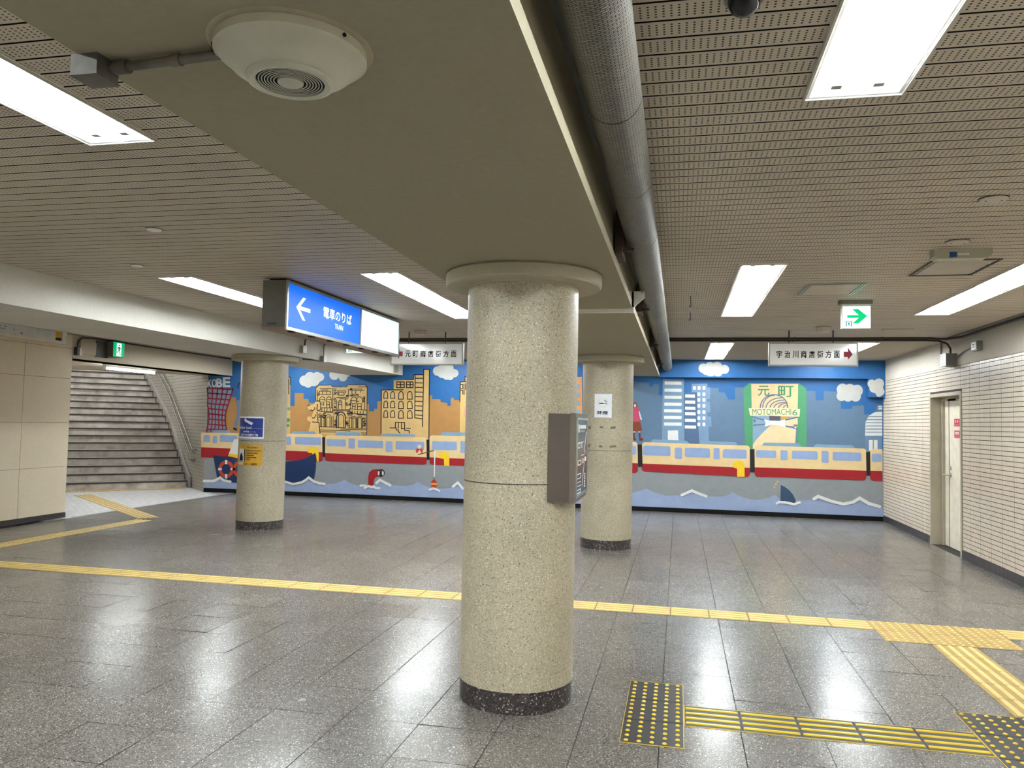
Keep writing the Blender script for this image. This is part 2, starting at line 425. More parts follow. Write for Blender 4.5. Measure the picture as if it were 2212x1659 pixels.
# sea and water
m = Mural(); m.lay = 1
m.mb.face([Vector((x, YB-.0012, z)) for x, z in ((-9.1, .07), (XR, .07), (XR, 1.15), (-9.1, 1.15))], mpaint((150, 155, 160))); m.done('painted_sea')
m = Mural(); wv = [('H', *p) for p in ((30, 1150), (60, 1146), (120, 1140), (175, 1115), (215, 1138), (300, 1155), (480, 1170), (705, 1160), (830, 1170), (870, 1145), (907, 1110), (950, 1145), (1040, 1166), (1120, 1162), (1165, 1148), (1198, 1130), (1235, 1155), (1300, 1175), (1400, 1182), (1470, 1150), (1495, 1130), (1530, 1150), (1600, 1176), (1700, 1182), (1770, 1168), (1803, 1145), (1840, 1172), (1900, 1195), (1990, 1203), (2070, 1198), (2130, 1152), (2175, 1192), (2500, 1230), (2800, 1200))]
wv += [('C', *p) for p in ((150, 1040), (300, 1060), (410, 1056), (470, 1040), (505, 1025), (560, 1050), (640, 1075), (760, 1072), (828, 1042), (930, 1080), (1040, 1082), (1085, 1070), (1120, 1055), (1155, 1075), (1220, 1098), (1300, 1105), (1370, 1090), (1412, 1070), (1440, 1095), (1520, 1112), (1620, 1108), (1680, 1098), (1715, 1080), (1800, 1115), (1885, 1135), (1960, 1118), (2007, 1092), (2080, 1132), (2166, 1148))]
m.lay = 2
m.mb.face([m.pt(*q) for q in wv]+[Vector((XR, YB-.0024, .075)), Vector((-9.1, YB-.0024, .075))], mpaint((160, 178, 214))); m.done('painted_water')
# skylines
m = Mural(); BR = (186, 137, 78)
m.mix(BR, [('A', 40, 980), ('A', 150, 700), ('A', 330, 460), ('A', 415, 460), ('A', 415, 520), ('A', 435, 520), ('A', 440, 600), ('A', 700, 600), ('A', 1000, 575), ('A', 1165, 575), ('A', 1165, 410), ('A', 1280, 410), ('A', 1280, 485), ('A', 1340, 485), ('A', 1345, 535), ('A', 1500, 545), ('B', 700, 500), ('B', 1055, 495), ('B', 1055, 580), ('B', 1115, 580), ('B', 1115, 550), ('B', 1150, 550), ('B', 1150, 465), ('B', 1500, 440), ('B', 1760, 395), ('B', 1785, 395), ('B', 1785, 440), ('B', 1880, 440), ('B', 1885, 475), ('B', 1960, 485), ('B', 1960, 520), ('B', 2000, 520), ('B', 2000, 425), ('B', 2035, 425), ('B', 2040, 450), ('B', 2500, 455), ('B', 2500, 1000)], 2).done('painted_skyline', 'brown painted skyline on the left half of the mural')
m = Mural(); SL = (98, 128, 158)
m.mix(SL, [('C', 200, 260), ('G', 90, 240), ('G', 430, 270), ('G', 430, 350), ('G', 510, 350), ('G', 510, 300), ('G', 640, 300), ('G', 640, 535), ('G', 1190, 540), ('G', 1190, 480), ('G', 1470, 480), ('G', 1690, 380), ('G', 1930, 380), ('G', 1935, 470), ('G', 2045, 480), ('G', 2060, 640), ('G', 2145, 640), ('C', 1055, 345), ('C', 1055, 400), ('C', 1130, 400), ('C', 1130, 315), ('C', 1190, 315), ('C', 1640, 340), ('C', 1695, 340), ('C', 1700, 405), ('C', 1755, 405), ('C', 1755, 340), ('C', 1850, 345), ('C', 1875, 420), ('C', 1875, 465), ('C', 1955, 465), ('C', 1955, 445), ('C', 2035, 440), ('C', 2040, 505), ('C', 2120, 505), ('C', 2125, 435), ('C', 2166, 435), ('C', 2166, 800), ('C', 200, 800)], 2).done('painted_skyline', 'slate blue painted skyline on the right half of the mural')
# clouds
Mural().cloud('B', [(312, 228, 62), (375, 190, 64), (455, 188, 62), (492, 185, 46), (352, 258, 50), (420, 225, 66)], 3).done('painted_cloud')
Mural().cloud('B', [(655, 160, 58), (755, 185, 50), (705, 130, 60), (800, 140, 44)], 3).done('painted_cloud')
Mural().cloud('B', [(1850, 115, 56), (1910, 90, 60), (1975, 85, 60), (2042, 140, 48), (1955, 165, 52), (1992, 175, 45), (1900, 145, 52)], 3).done('painted_cloud')
Mural().cloud('C', [(1887, 330, 42), (1938, 335, 45), (1988, 338, 42), (1880, 375, 36), (1925, 375, 40), (1978, 378, 37), (1945, 355, 50)], 3).done('painted_cloud')
Mural(YB-.14).cloud('C', [(908, 180, 34), (955, 172, 36), (1005, 172, 38), (1058, 188, 32), (960, 206, 34), (1012, 206, 34), (930, 192, 36)], 1).done('painted_cloud')
Mural(YB-.14).cloud('C', [(2092, 290, 30), (2143, 288, 36), (2130, 318, 42), (2108, 320, 33), (2152, 345, 30), (2143, 360, 22)], 1).done('painted_cloud')
# lattice tower and lettering
m = Mural(); RD = (156, 24, 44)
Lf = [(50, 345), (56, 460), (52, 560), (66, 640), (70, 700), (62, 800), (40, 910)]; Rt = [(376, 357), (340, 480), (300, 600), (278, 690), (276, 760), (284, 820), (296, 880)]
m.poly((126, 152, 176), 'A', Lf+[(92, 905)]+Rt[::-1], 3)
m.line(RD, 'A', Lf, .03, 4).line(RD, 'A', Rt, .03, 4)
for t in range(9):
    y = 350+t*66; u = t/8*6; i = min(int(u), 5); f = u-i
    a = (Lf[i][0]+(Lf[i+1][0]-Lf[i][0])*f, y-6); b = (Rt[i][0]+(Rt[i+1][0]-Rt[i][0])*f, min(y+14, 880)); m.line(RD, 'A', [a, b], .028, 4)
for s_ in (.2, .4, .6, .8): m.line(RD, 'A', [(a[0]+(b[0]-a[0])*s_, a[1]+(b[1]-a[1])*s_) for a, b in zip(Lf, Rt)], .026, 4)
m.done('painted_tower')
m = Mural()
for ch, x0, y0, x1, y1 in (('K', 52, 235, 108, 338), ('O', 104, 226, 168, 338), ('B', 164, 222, 240, 336), ('E', 246, 204, 342, 336)): m.text((228, 228, 226), 'A', ch, x0, y0, x1, y1, 4, .035)
m.done('painted_lettering')
m = Mural().poly((112, 134, 168), 'A', [(425, 500), (470, 500), (470, 690), (418, 862), (382, 846), (425, 700)], 4).poly(K, 'A', [(386, 848), (432, 866), (424, 892), (376, 872)], 5).line((30, 46, 96), 'A', [(436, 340), (446, 300), (470, 272)], .03, 4); m.done('painted_figure')
m = Mural().poly((216, 180, 116), 'A', [(1030, 205), (1110, 208), (1108, 935), (1030, 935)], 3).line(K, 'A', [(1060, 206), (1112, 206), (1113, 300)], .02, 4).line(K, 'A', [(1092, 230), (1092, 420)], .02, 4)
m.disc((70, 150, 100), 'A', 1082, 755, 26, 4).disc((70, 150, 100), 'A', 1080, 825, 20, 4).disc((90, 160, 150), 'A', 1088, 612, 22, 4).done('painted_house')
# town hall with the dog beside it
m = Mural(); TN = (220, 182, 116)
m.poly(TN, 'D', [(165, 240), (235, 160), (590, 155), (620, 200), (1000, 205), (1045, 145), (1520, 150), (1580, 200), (1575, 1560), (255, 1560), (240, 1180), (165, 600)], 3)
w_ = .0125
def LN(*p, w=w_): m.line(K, 'D', p, w, 5)
LN((160, 580), (160, 240), (235, 155), (590, 150), (620, 200), (900, 200)); LN((960, 200), (1010, 195), (1045, 140), (1515, 145), (1575, 200), (1570, 700), (1565, 1530))
LN((205, 290), (205, 580)); LN((270, 236), (590, 240)); LN((300, 283), (495, 283)); LN((625, 250), (625, 800), (622, 900)); LN((630, 252), (730, 255))
LN((255, 320), (560, 320), (560, 410), (260, 410), (255, 320)); LN((345, 320), (345, 410)); LN((455, 320), (455, 410))
LN((760, 430), (760, 315), (980, 315), (980, 375)); LN((790, 350), (940, 350), (940, 430), (790, 430), (790, 350))
LN((1055, 270), (1055, 490)); LN((1150, 300), (1490, 305)); LN((1155, 305), (1155, 400), (1330, 405)); LN((1260, 305), (1260, 400)); LN((1190, 262), (1440, 266)); LN((1340, 200), (1560, 205)); LN((1395, 310), (1395, 350))
def arch(x0, x1, y1, y0, w=w_):
    c = (x0+x1)/2; r = (x1-x0)/2
    LN((x0, y1), (x0, y0+r), *[(c-r*math.cos(a), y0+r-r*1.1*math.sin(a)) for a in (.4, .8, 1.2, 1.57, 1.95, 2.35, 2.75)], (x1, y0+r), (x1, y1), w=w)
arch(262, 412, 600, 482); arch(455, 590, 770, 482); LN((270, 555), (405, 550)); LN((480, 550), (580, 550)); LN((310, 620), (375, 620), (375, 720)); LN((310, 675), (375, 675)); LN((455, 770), (458, 615), (535, 615), (535, 770)); LN((460, 690), (535, 690))
LN((735, 490), (995, 495)); LN((820, 530), (985, 535)); LN((740, 560), (740, 810)); LN((970, 545), (970, 815)); arch(785, 880, 815, 580); LN((785, 690), (870, 690)); LN((785, 625), (860, 625))
arch(1135, 1282, 670, 485); arch(1286, 1448, 640, 485); LN((1135, 575), (1350, 600)); LN((1170, 810), (1170, 655), (1245, 655), (1245, 810)); LN((1175, 740), (1245, 740)); LN((1310, 830), (1312, 665), (1412, 665), (1412, 830)); LN((1315, 745), (1410, 745)); LN((1120, 560), (1120, 800)); LN((1512, 460), (1505, 830))
LN((325, 775), (625, 785)); LN((280, 880), (625, 885)); LN((390, 910), (625, 910)); LN((630, 820), (1090, 828)); LN((630, 850), (1090, 858))
for x in (325, 400, 470, 555): LN((x, 790), (x, 880))
LN((1095, 805), (1560, 845)); LN((1100, 800), (1098, 930), (1560, 960)); LN((1290, 960), (1550, 980))
for x in (1165, 1235, 1310, 1385, 1465): LN((x, 860), (x, 945))
arch(285, 415, 1300, 975); arch(320, 385, 1300, 1030); arch(425, 590, 1300, 975); arch(462, 550, 1300, 1030); LN((415, 1000), (425, 1170))
arch(735, 970, 1330, 905, .02); arch(785, 920, 1330, 970); arch(1150, 1290, 1340, 1020); arch(1185, 1265, 1340, 1060); arch(1300, 1448, 1340, 1010); arch(1320, 1420, 1340, 1055)
LN((635, 1000), (640, 1310)); LN((1085, 1060), (1085, 1330)); LN((260, 1300), (640, 1310), (975, 1330)); LN((1040, 1330), (1560, 1345)); LN((840, 1362), (1560, 1388)); LN((265, 1385), (1110, 1415)); LN((270, 1440), (720, 1445)); LN((1410, 1470), (1560, 1472)); LN((1430, 1525), (1560, 1525))
rb = random.Random(3)
for (x0, y0, x1, y1, n) in ((640, 280, 740, 450, 14), (640, 480, 720, 800, 20), (985, 420, 1050, 720, 14), (1060, 640, 1120, 740, 8), (640, 880, 840, 1000, 18), (1000, 860, 1180, 1080, 26), (660, 1080, 730, 1300, 16), (990, 1140, 1070, 1300, 16), (1460, 1030, 1550, 1330, 24), (215, 910, 450, 1080, 24), (1460, 470, 1505, 640, 10), (1080, 220, 1180, 300, 10), (1080, 410, 1380, 470, 14), (215, 350, 255, 460, 8)):
    for _ in range(n):
        x, y = rb.uniform(x0, x1-30), rb.uniform(y0, y1-20)
        LN((x, y+22), (x, y), (x+34, y), (x+34, y+20), w=.007)
m.done('painted_town_hall')
m = Mural(); DG = (228, 186, 118)
m.poly(DG, 'B', [(350, 545), (346, 515), (362, 505), (400, 505), (425, 490), (440, 465), (480, 460), (503, 500), (503, 560), (480, 590), (462, 600), (468, 660), (478, 710), (488, 860), (345, 860), (385, 705), (346, 690), (338, 660), (355, 640), (375, 640), (385, 660), (400, 620), (412, 575), (370, 568)], 4)
m.line(K, 'B', [(352, 522), (350, 512), (360, 506), (372, 512), (374, 520)], .015, 6).line(K, 'B', [(378, 565), (410, 572), (428, 555)], .015, 6).line(K, 'B', [(428, 535), (432, 560)], .015, 6)
m.line(K, 'B', [(448, 465), (470, 458), (490, 470), (500, 510), (498, 555), (480, 575), (462, 572), (455, 550), (462, 500)], .018, 6).line(K, 'B', [(455, 590), (458, 640), (468, 680), (465, 705)], .016, 6).line(K, 'B', [(440, 620), (428, 655), (410, 662), (405, 650)], .016, 6).line(K, 'B', [(402, 703), (478, 712), (490, 835)], .016, 6)
m.done('painted_dog')
# office block with arched windows
m = Mural()
m.poly((222, 186, 124), 'B', [(1200, 335), (1340, 330), (1340, 222), (1572, 215), (1572, 158), (1680, 158), (1685, 95), (1755, 95), (1752, 930), (1195, 930)], 3)
def BL(*p, w=.017): m.line(K, 'B', p, w, 5)
BL((1195, 840), (1200, 335), (1450, 332)); BL((1480, 212), (1572, 212), (1574, 158), (1682, 158)); BL((1675, 760), (1688, 95), (1755, 95), (1748, 910)); BL((1590, 165), (1585, 655), (1675, 668))
for i in range(9): BL((1590, 198+i*53), (1678, 200+i*53.5))
for x0 in (1378, 1490):
    BL((x0, 240), (x0+85 if x0 < 1400 else x0+75, 242), (x0+85 if x0 < 1400 else x0+75, 308), (x0, 308), (x0, 240)); BL((x0+42, 240), (x0+42, 308)); BL((x0, 272), (x0+80, 272))
for r_, y in enumerate((350, 460, 570)):
    for x in (1226, 1306, 1398, 1500):
        wd_, h = (48, 80) if x < 1390 else (56, 90); c = x+wd_/2
        BL((x, y+h), (x+3, y+30), *[(c-(wd_/2-3)*math.cos(a), y+28-26*math.sin(a)) for a in (.5, 1.0, 1.57, 2.1, 2.6)], (x+wd_-3, y+30), (x+wd_, y+h), (x, y+h), w=.015)
BL((1360, 770), (1362, 708), (1468, 712), (1468, 780)); BL((1395, 710), (1395, 775)); BL((1432, 712), (1432, 778)); BL((1298, 772), (1370, 772), (1370, 795), (1395, 795), (1395, 815), (1412, 830)); BL((1430, 780), (1470, 782), (1470, 800), (1520, 805), (1522, 832)); BL((1490, 775), (1535, 777))
m.done('painted_office')
m = Mural().poly((226, 190, 118), 'B', [(2112, 245), (2165, 240), (2165, 180), (2400, 180), (2400, 900), (2105, 900)], 3)
for p in (((2105, 470), (2112, 240), (2190, 238)), ((2165, 240), (2165, 180), (2195, 180)), ((2120, 270), (2140, 270), (2140, 320), (2120, 320)), ((2155, 265), (2155, 390)), ((2120, 340), (2140, 340), (2140, 380)), ((2172, 260), (2172, 330))): m.line(K, 'B', p, .017, 5)
m.disc((232, 160, 150), 'B', 2200, 600, 45, 5, 95).done('painted_house')
m = Mural().poly((226, 152, 84), 'C', [(-90, 250), (56, 240), (56, 560), (-90, 560)], 3)
for y in (290, 350, 410, 470): m.rect((128, 160, 190), 'C', 20, y, 42, y+36, 4).rect((128, 160, 190), 'C', -30, y, -8, y+36, 4)
m.done('painted_house')
# walking woman
m = Mural()
m.poly((130, 46, 34), 'G', [(78, 820), (80, 720), (110, 692), (145, 700), (160, 760), (165, 815)], 4).disc((240, 214, 190), 'G', 118, 765, 26, 5, 38)
m.poly((206, 72, 108), 'G', [(60, 815), (165, 800), (200, 830), (218, 880), (192, 895), (200, 980), (230, 1110), (80, 1118), (60, 960)], 5).poly((236, 224, 214), 'G', [(196, 895), (216, 885), (272, 1070), (250, 1082), (228, 1050)], 5)
m.poly((138, 68, 34), 'G', [(82, 1115), (225, 1108), (272, 1285), (240, 1322), (60, 1320)], 5).disc((240, 224, 210), 'G', 97, 1338, 20, 5, 14).disc((240, 224, 210), 'G', 212, 1338, 22, 5, 14)
m.poly((118, 44, 34), 'G', [(82, 1352), (112, 1352), (116, 1470), (142, 1500), (130, 1525), (90, 1520)], 5).poly((118, 44, 34), 'G', [(195, 1352), (234, 1352), (240, 1460), (232, 1530), (216, 1530)], 5).disc((128, 46, 34), 'G', 262, 1500, 32, 5)
m.done('painted_woman')
# office towers on the right
WH = (236, 238, 236)
m = Mural().poly((124, 156, 186), 'G', [(722, 190), (1182, 190), (1176, 900), (1192, 1580), (700, 1580), (706, 1200)], 3)
for i, y in enumerate((240, 395, 548, 700, 842, 988, 1130)): m.poly(WH, 'G', [(762-i*2.5, y), (1130, y+4), (1130, y+74), (760-i*2.5, y+68)], 4)
m.poly(WH, 'G', [(830, 1308), (1052, 1302), (1062, 1520), (830, 1515)], 4).done('painted_tower_block')
m = Mural().poly((126, 158, 192), 'G', [(1345, 290), (1690, 290), (1690, 370), (1752, 372), (1746, 622), (1685, 626), (1685, 680), (1745, 684), (1756, 910), (1685, 912), (1692, 1000), (1770, 1005), (1782, 1226), (1712, 1228), (1728, 1590), (1515, 1590), (1480, 1000), (1465, 478), (1345, 470)], 3)
for r_, y in enumerate((345, 480, 605, 735, 870, 1000, 1135)):
    for cx in ((1408, 1510, 1615) if r_ == 0 else (1503, 1614)): m.rect(WH, 'G', cx-31, y, cx+31, y+75, 4)
m.done('painted_tower_block')
m = Mural().poly((84, 112, 148), 'G', [(1190, 482), (1466, 482), (1482, 1000), (1515, 1590), (1192, 1590)], 3.4)
for i, y in enumerate((522, 655, 788, 908, 1050, 1195)): m.poly(WH, 'G', [(1208-i*1.5, y), (1418+i*5, y+4), (1420+i*5, y+72), (1206-i*1.5, y+66)], 4)
m.done('painted_tower_block')
# shopping arcade gate
m = Mural(); GR = (82, 162, 114)
m.poly((142, 172, 200), 'E', [(340, 850), (1310, 850), (1310, 1480), (340, 1480)], 3).poly((110, 140, 170), 'E', [(1255, 1100), (1310, 1100), (1310, 1480), (1245, 1480)], 3.3)
m.poly((238, 212, 164), 'E', [(315, 185), (1310, 185), (1305, 760), (330, 760)], 4).poly((92, 84, 92), 'E', [(700, 850), (940, 850), (930, 965), (700, 955)], 4).poly((232, 168, 48), 'E', [(950, 850), (1200, 850), (1100, 900), (960, 955)], 4).poly((240, 216, 172), 'E', [(1040, 955), (1310, 870), (1310, 1090), (1040, 1075)], 4)
m.poly((240, 218, 172), 'E', [(740, 1050), (900, 1050), (1030, 1095), (1265, 1150), (1245, 1480), (350, 1560), (355, 1470), (430, 1360), (580, 1200)], 4)
m.poly(GR, 'E', [(160, 270), (280, 165), (318, 180), (330, 700), (350, 870), (352, 1560), (290, 1570), (188, 1560), (160, 500)], 5).poly(GR, 'E', [(1308, 165), (1480, 285), (1486, 1520), (1300, 1520), (1300, 700)], 5)
for p in (((350, 880), (470, 920), (600, 950)), ((370, 1060), (600, 1040)), ((390, 990), (405, 965), (390, 945), (365, 955)), ((1040, 950), (1180, 920), (1310, 885)), ((1040, 1078), (1230, 1100)), ((1215, 1055), (1290, 1060))): m.line((98, 110, 140), 'E', p, .02, 5)
m.disc((98, 110, 140), 'E', 1250, 1105, 34, 5).disc((240, 240, 236), 'E', 1250, 1108, 20, 5.5)
m.poly((246, 246, 240), 'E', [(590, 935), (720, 965), (900, 970), (1035, 940), (1038, 1100), (900, 1060), (750, 1050), (605, 1085), (622, 1005)], 6)
GL = (110, 116, 150)
m.line(GL, 'E', [(800-290*math.cos(a*PI/16), 690-275*math.sin(a*PI/16)) for a in range(17)], .018, 5)
for x, ex, ey in ((560, 800, 430), (630, 960, 480), (715, 1010, 530), (795, 1050, 575), (900, 1070, 600), (1000, 1085, 640)):
    m.line(GL, 'E', [(x+(ex-x)*(1-math.cos(t*PI/12)), 690-(690-ey)*math.sin(t*PI/12)) for t in range(7)], .016, 5)
m.poly((244, 228, 188), 'E', [(265, 700), (330, 702), (700, 690), (1350, 715), (1336, 880), (1180, 878), (700, 860), (295, 860)], 6)
m.text((70, 148, 104), 'E', '元', 458, 228, 702, 442, 6, .014).text((70, 148, 104), 'E', '町', 885, 228, 1212, 468, 6, .012).text((74, 150, 106), 'E', 'MOTOMACHI', 342, 712, 1160, 842, 7, .0).text((74, 150, 106), 'E', '6', 1185, 728, 1296, 852, 7, .0)
m.done('painted_arcade_gate')
m = Mural().poly((110, 142, 174), 'C', [(2045, 650), (2166, 650), (2166, 800), (2045, 800)], 3).poly((226, 230, 230), 'C', [(2045, 655), (2048, 560), (2070, 515), (2110, 490), (2166, 486), (2166, 655)], 3.4).rect((226, 230, 230), 'C', 2138, 445, 2166, 470, 3.4).rect((110, 142, 174), 'C', 2138, 455, 2166, 460, 4).rect((232, 232, 228), 'C', 2072, 685, 2132, 760, 4)
for y in (520, 542, 564, 586, 608, 630): m.line((110, 130, 150), 'C', [(2052, y), (2166, y)], .014, 4)
m.line((110, 130, 150), 'C', [(2102, 686), (2102, 760)], .014, 5).done('painted_temple')
# the long train
CR, RED_, WN = (238, 208, 154), (168, 20, 32), (150, 172, 214)
def car(fr, x0, yt0, x1, yt1, yr0, yr1, yb0, yb1, wins, roofs, rl=True, rr=True):
    m = Mural(); r = (x1-x0)*.028 if fr == 'B' else 30; r = 32 if fr in 'B' else 20 if fr == 'C' else 26
    def L_(y0, y1, x): return y0+(y1-y0)*(x-x0)/(x1-x0)
    for rf in roofs: m.poly((132, 166, 196), fr, rf, 6)
    def cap(xc, s, ya, yb, top):
        return None
    q = []
    if rl: q += [(x0, yr0), (x0, yt0+r), (x0+r*.3, yt0+r*.3), (x0+r, yt0)]
    else: q += [(x0, yr0), (x0, yt0)]
    if rr: q += [(x1-r, yt1), (x1-r*.3, yt1+r*.3), (x1, yt1+r), (x1, yr1)]
    else: q += [(x1, yt1), (x1, yr1)]
    m.poly(CR, fr, q, 7)
    q = [(x0, yr0), (x1, yr1)]
    q += [(x1, yb1-r), (x1-r*.3, yb1-r*.3), (x1-r, yb1)] if rr else [(x1, yb1)]
    q += [(x0+r, yb0), (x0+r*.3, yb0-r*.3), (x0, yb0-r)] if rl else [(x0, yb0)]
    m.poly(RED_, fr, q, 7)
    for (a, b, c, d) in wins: m.rrect(WN, fr, a, b, c, d, min(12, (c-a)*.2), 8, .03)
    m.done('painted_train_car')
car('A', -30, 915, 1525, 935, 1103, 1165, 1232, 1285, [(0, 945, 85, 1035), (120, 955, 175, 1048), (210, 945, 430, 1035), (600, 955, 820, 1040), (870, 960, 930, 1050), (1060, 965, 1122, 1070), (1172, 968, 1505, 1066)], [[(120, 918), (140, 880), (330, 885), (350, 922)], [(1120, 935), (1145, 898), (1420, 900), (1440, 938)]], False, True)
car('B', 546, 857, 1724, 880, 1063, 1112, 1155, 1197, [(568, 900, 790, 982), (820, 893, 895, 1008), (930, 914, 1220, 1000), (1250, 925, 1328, 1050), (1365, 924, 1694, 1022)], [[(660, 858), (690, 820), (940, 824), (965, 862)], [(1195, 868), (1215, 838), (1575, 846), (1590, 872)]])
car('B', 1756, 857, 2930, 890, 1112, 1160, 1197, 1240, [(1786, 924, 2072, 1024), (2112, 924, 2190, 1060), (2230, 940, 2500, 1030), (2540, 950, 2620, 1070), (2650, 950, 2890, 1050)], [[(1880, 860), (1905, 822), (2220, 826), (2250, 864)]])
car('C', -260, 665, 448, 698, 810, 848, 880, 917, [(-230, 700, -60, 770), (-30, 705, 20, 800), (50, 715, 250, 785), (270, 720, 330, 800), (350, 722, 438, 786)], [])
car('C', 476, 700, 1236, 724, 850, 880, 906, 944, [(484, 724, 678, 792), (707, 738, 760, 818), (778, 738, 955, 805), (980, 740, 1023, 820), (1045, 748, 1213, 812)], [[(535, 704), (552, 680), (790, 690), (812, 710)], [(880, 712), (900, 690), (1135, 700), (1152, 720)]])
car('C', 1268, 724, 2053, 744, 876, 900, 942, 968, [(1278, 755, 1420, 808), (1450, 755, 1500, 826), (1530, 758, 1712, 818), (1738, 760, 1788, 845), (1816, 767, 2018, 828)], [[(1315, 728), (1336, 703), (1575, 706), (1602, 734)], [(1680, 735), (1697, 714), (1955, 722), (1975, 742)]])
car('C', 2080, 748, 2166, 750, 900, 902, 970, 973, [(2090, 780, 2160, 838)], [], True, False)
m = Mural()
for fr, p in (('B', [(516, 878), (552, 878), (548, 1108), (520, 1108)]), ('B', [(1720, 908), (1756, 908), (1756, 1140), (1724, 1140)]), ('B', [(2930, 930), (2965, 930), (2965, 1160), (2930, 1160)]), ('C', [(446, 716), (478, 716), (482, 872), (450, 872)]), ('C', [(1234, 750), (1268, 750), (1270, 912), (1238, 912)]), ('C', [(2051, 768), (2080, 768), (2082, 936), (2054, 936)])): m.poly(K, fr, p, 7.5)
m.done('painted_couplings')
m = Mural().poly((214, 164, 70), 'B', [(480, 845), (590, 850), (560, 885), (505, 880)], 6).done('painted_awning')
# boat, lamps, periscope, fisherman, fin, waves
m = Mural(); NV = (18, 50, 100)
m.mix(NV, [('A', 125, 1205), ('A', 320, 1228), ('A', 700, 1300), ('B', 95, 1160), ('B', 230, 1150), ('B', 330, 1120), ('B', 435, 1062), ('B', 446, 1150), ('B', 440, 1250), ('B', 415, 1378), ('B', 362, 1350), ('B', 280, 1405), ('B', 180, 1425), ('B', 60, 1395), ('A', 600, 1570), ('A', 340, 1550), ('A', 270, 1530), ('A', 215, 1495), ('A', 175, 1490), ('A', 150, 1350)], 8.5)
m.poly((232, 232, 222), 'A', [(392, 1000), (560, 990), (600, 1220), (325, 1190)], 9).poly((240, 200, 40), 'A', [(326, 1185), (590, 1215), (590, 1270), (317, 1216)], 9.4)
for cx in (292, 474):
    m.lay = 9.8; n = 28; o_ = [m.pt('A', cx+98*math.cos(2*PI*i/n), 1383+112*math.sin(2*PI*i/n)) for i in range(n)]; i_ = [m.pt('A', cx+58*math.cos(2*PI*i/n), 1383+68*math.sin(2*PI*i/n)) for i in range(n)]
    m.mb.grid(o_+i_, [(i, (i+1)%n, n+(i+1)%n, n+i) for i in range(n)], mpaint((206, 66, 36)))
    for x0, y0, x1, y1 in ((-14, -118, 14, -64), (-14, 64, 14, 118), (-102, -14, -56, 14), (56, -14, 122, 14)): m.rect((236, 236, 230), 'A', cx+x0, 1383+y0, cx+x1, 1383+y1, 10.4)
m.done('painted_boat')
YL = (250, 206, 40)
for fr, p in (('B', [(352, 1058), (346, 1035), (368, 998), (430, 988), (466, 1012), (477, 1060), (475, 1162), (456, 1162), (446, 1090), (436, 1066), (402, 1082), (402, 1062), (385, 1064)]), ('B', [(1862, 1118), (1855, 1092), (1880, 1058), (1935, 1048), (1972, 1072), (1984, 1110), (1986, 1212), (1926, 1212), (1922, 1130), (1895, 1126)]), ('C', [(1118, 878), (1112, 852), (1148, 825), (1185, 835), (1198, 868), (1198, 943), (1146, 943), (1146, 886)])): Mural().poly(YL, fr, p, 8.2).done('painted_lamp')
m = Mural().poly(RED_, 'B', [(1048, 1442), (1045, 1345), (1058, 1285), (1095, 1255), (1160, 1245), (1172, 1332), (1130, 1345), (1113, 1372), (1111, 1442)], 4).disc(K, 'B', 1193, 1293, 46, 5).disc((236, 232, 232), 'B', 1168, 1296, 11, 6, 26).disc((236, 232, 232), 'B', 1216, 1296, 11, 6, 26).poly(RED_, 'B', [(1172, 1262), (1186, 1270), (1193, 1258), (1200, 1270), (1214, 1262), (1205, 1278), (1180, 1278)], 6); m.done('painted_periscope')
m = Mural().poly((214, 56, 44), 'B', [(1596, 1030), (1612, 1008), (1640, 1000), (1668, 1008), (1682, 1030), (1672, 1062), (1640, 1048), (1606, 1062)], 9).disc((244, 226, 200), 'B', 1640, 990, 22, 9.5, 25).disc((244, 226, 200), 'B', 1640, 1050, 14, 9.5, 20).line((110, 70, 50), 'B', [(1630, 1080), (1720, 1055), (1802, 1034)], .018, 10).line((238, 238, 236), 'B', [(1818, 1042), (1812, 1335)], .022, 10).line((130, 50, 40), 'B', [(1808, 1345), (1807, 1385)], .016, 4).disc((206, 60, 34), 'B', 1806, 1420, 35, 4, 48).poly((246, 196, 60), 'B', [(1772, 1412), (1840, 1412), (1838, 1428), (1774, 1428)], 5); m.done('painted_fisherman')
m = Mural().poly((52, 80, 112), 'C', [(1452, 1000), (1478, 1012), (1510, 1035), (1538, 1068), (1555, 1102), (1560, 1128), (1450, 1120)], 4)
for p in ([(1400, 1008), (1418, 1014), (1405, 1026)], [(1410, 990), (1430, 992), (1416, 1004)], [(1420, 970), (1440, 976), (1428, 988)]): m.poly((236, 200, 80), 'C', p, 4)
m.done('painted_shark_fin')
for fr, p, w in (('A', [(5, 1535), (130, 1535), (180, 1512), (215, 1490), (265, 1528), (348, 1545)], .05), ('B', [(70, 1388), (180, 1422), (280, 1402), (330, 1372), (362, 1345), (420, 1390), (480, 1410), (546, 1420)], .045), ('B', [(958, 1438), (1020, 1438)], .04), ('B', [(1005, 1468), (1035, 1450), (1062, 1446), (1085, 1456), (1110, 1448), (1135, 1468), (1180, 1470)], .04), ('B', [(1142, 1408), (1185, 1372), (1235, 1400), (1306, 1436)], .045), ('B', [(1756, 1486), (1800, 1470), (1838, 1482), (1872, 1502)], .035), ('B', [(2028, 1450), (2083, 1405), (2142, 1472)], .045), ('C', [(756, 1072), (828, 1040), (880, 1062), (930, 1080)], .045), ('C', [(1424, 1130), (1440, 1120), (1480, 1122), (1512, 1128), (1545, 1136), (1586, 1122)], .04), ('C', [(1685, 1098), (1715, 1080), (1800, 1112), (1890, 1135), (1960, 1120), (2007, 1092), (2070, 1130), (2146, 1152)], .05)): Mural().line((238, 238, 234), fr, p, w, 11).done('painted_wave')

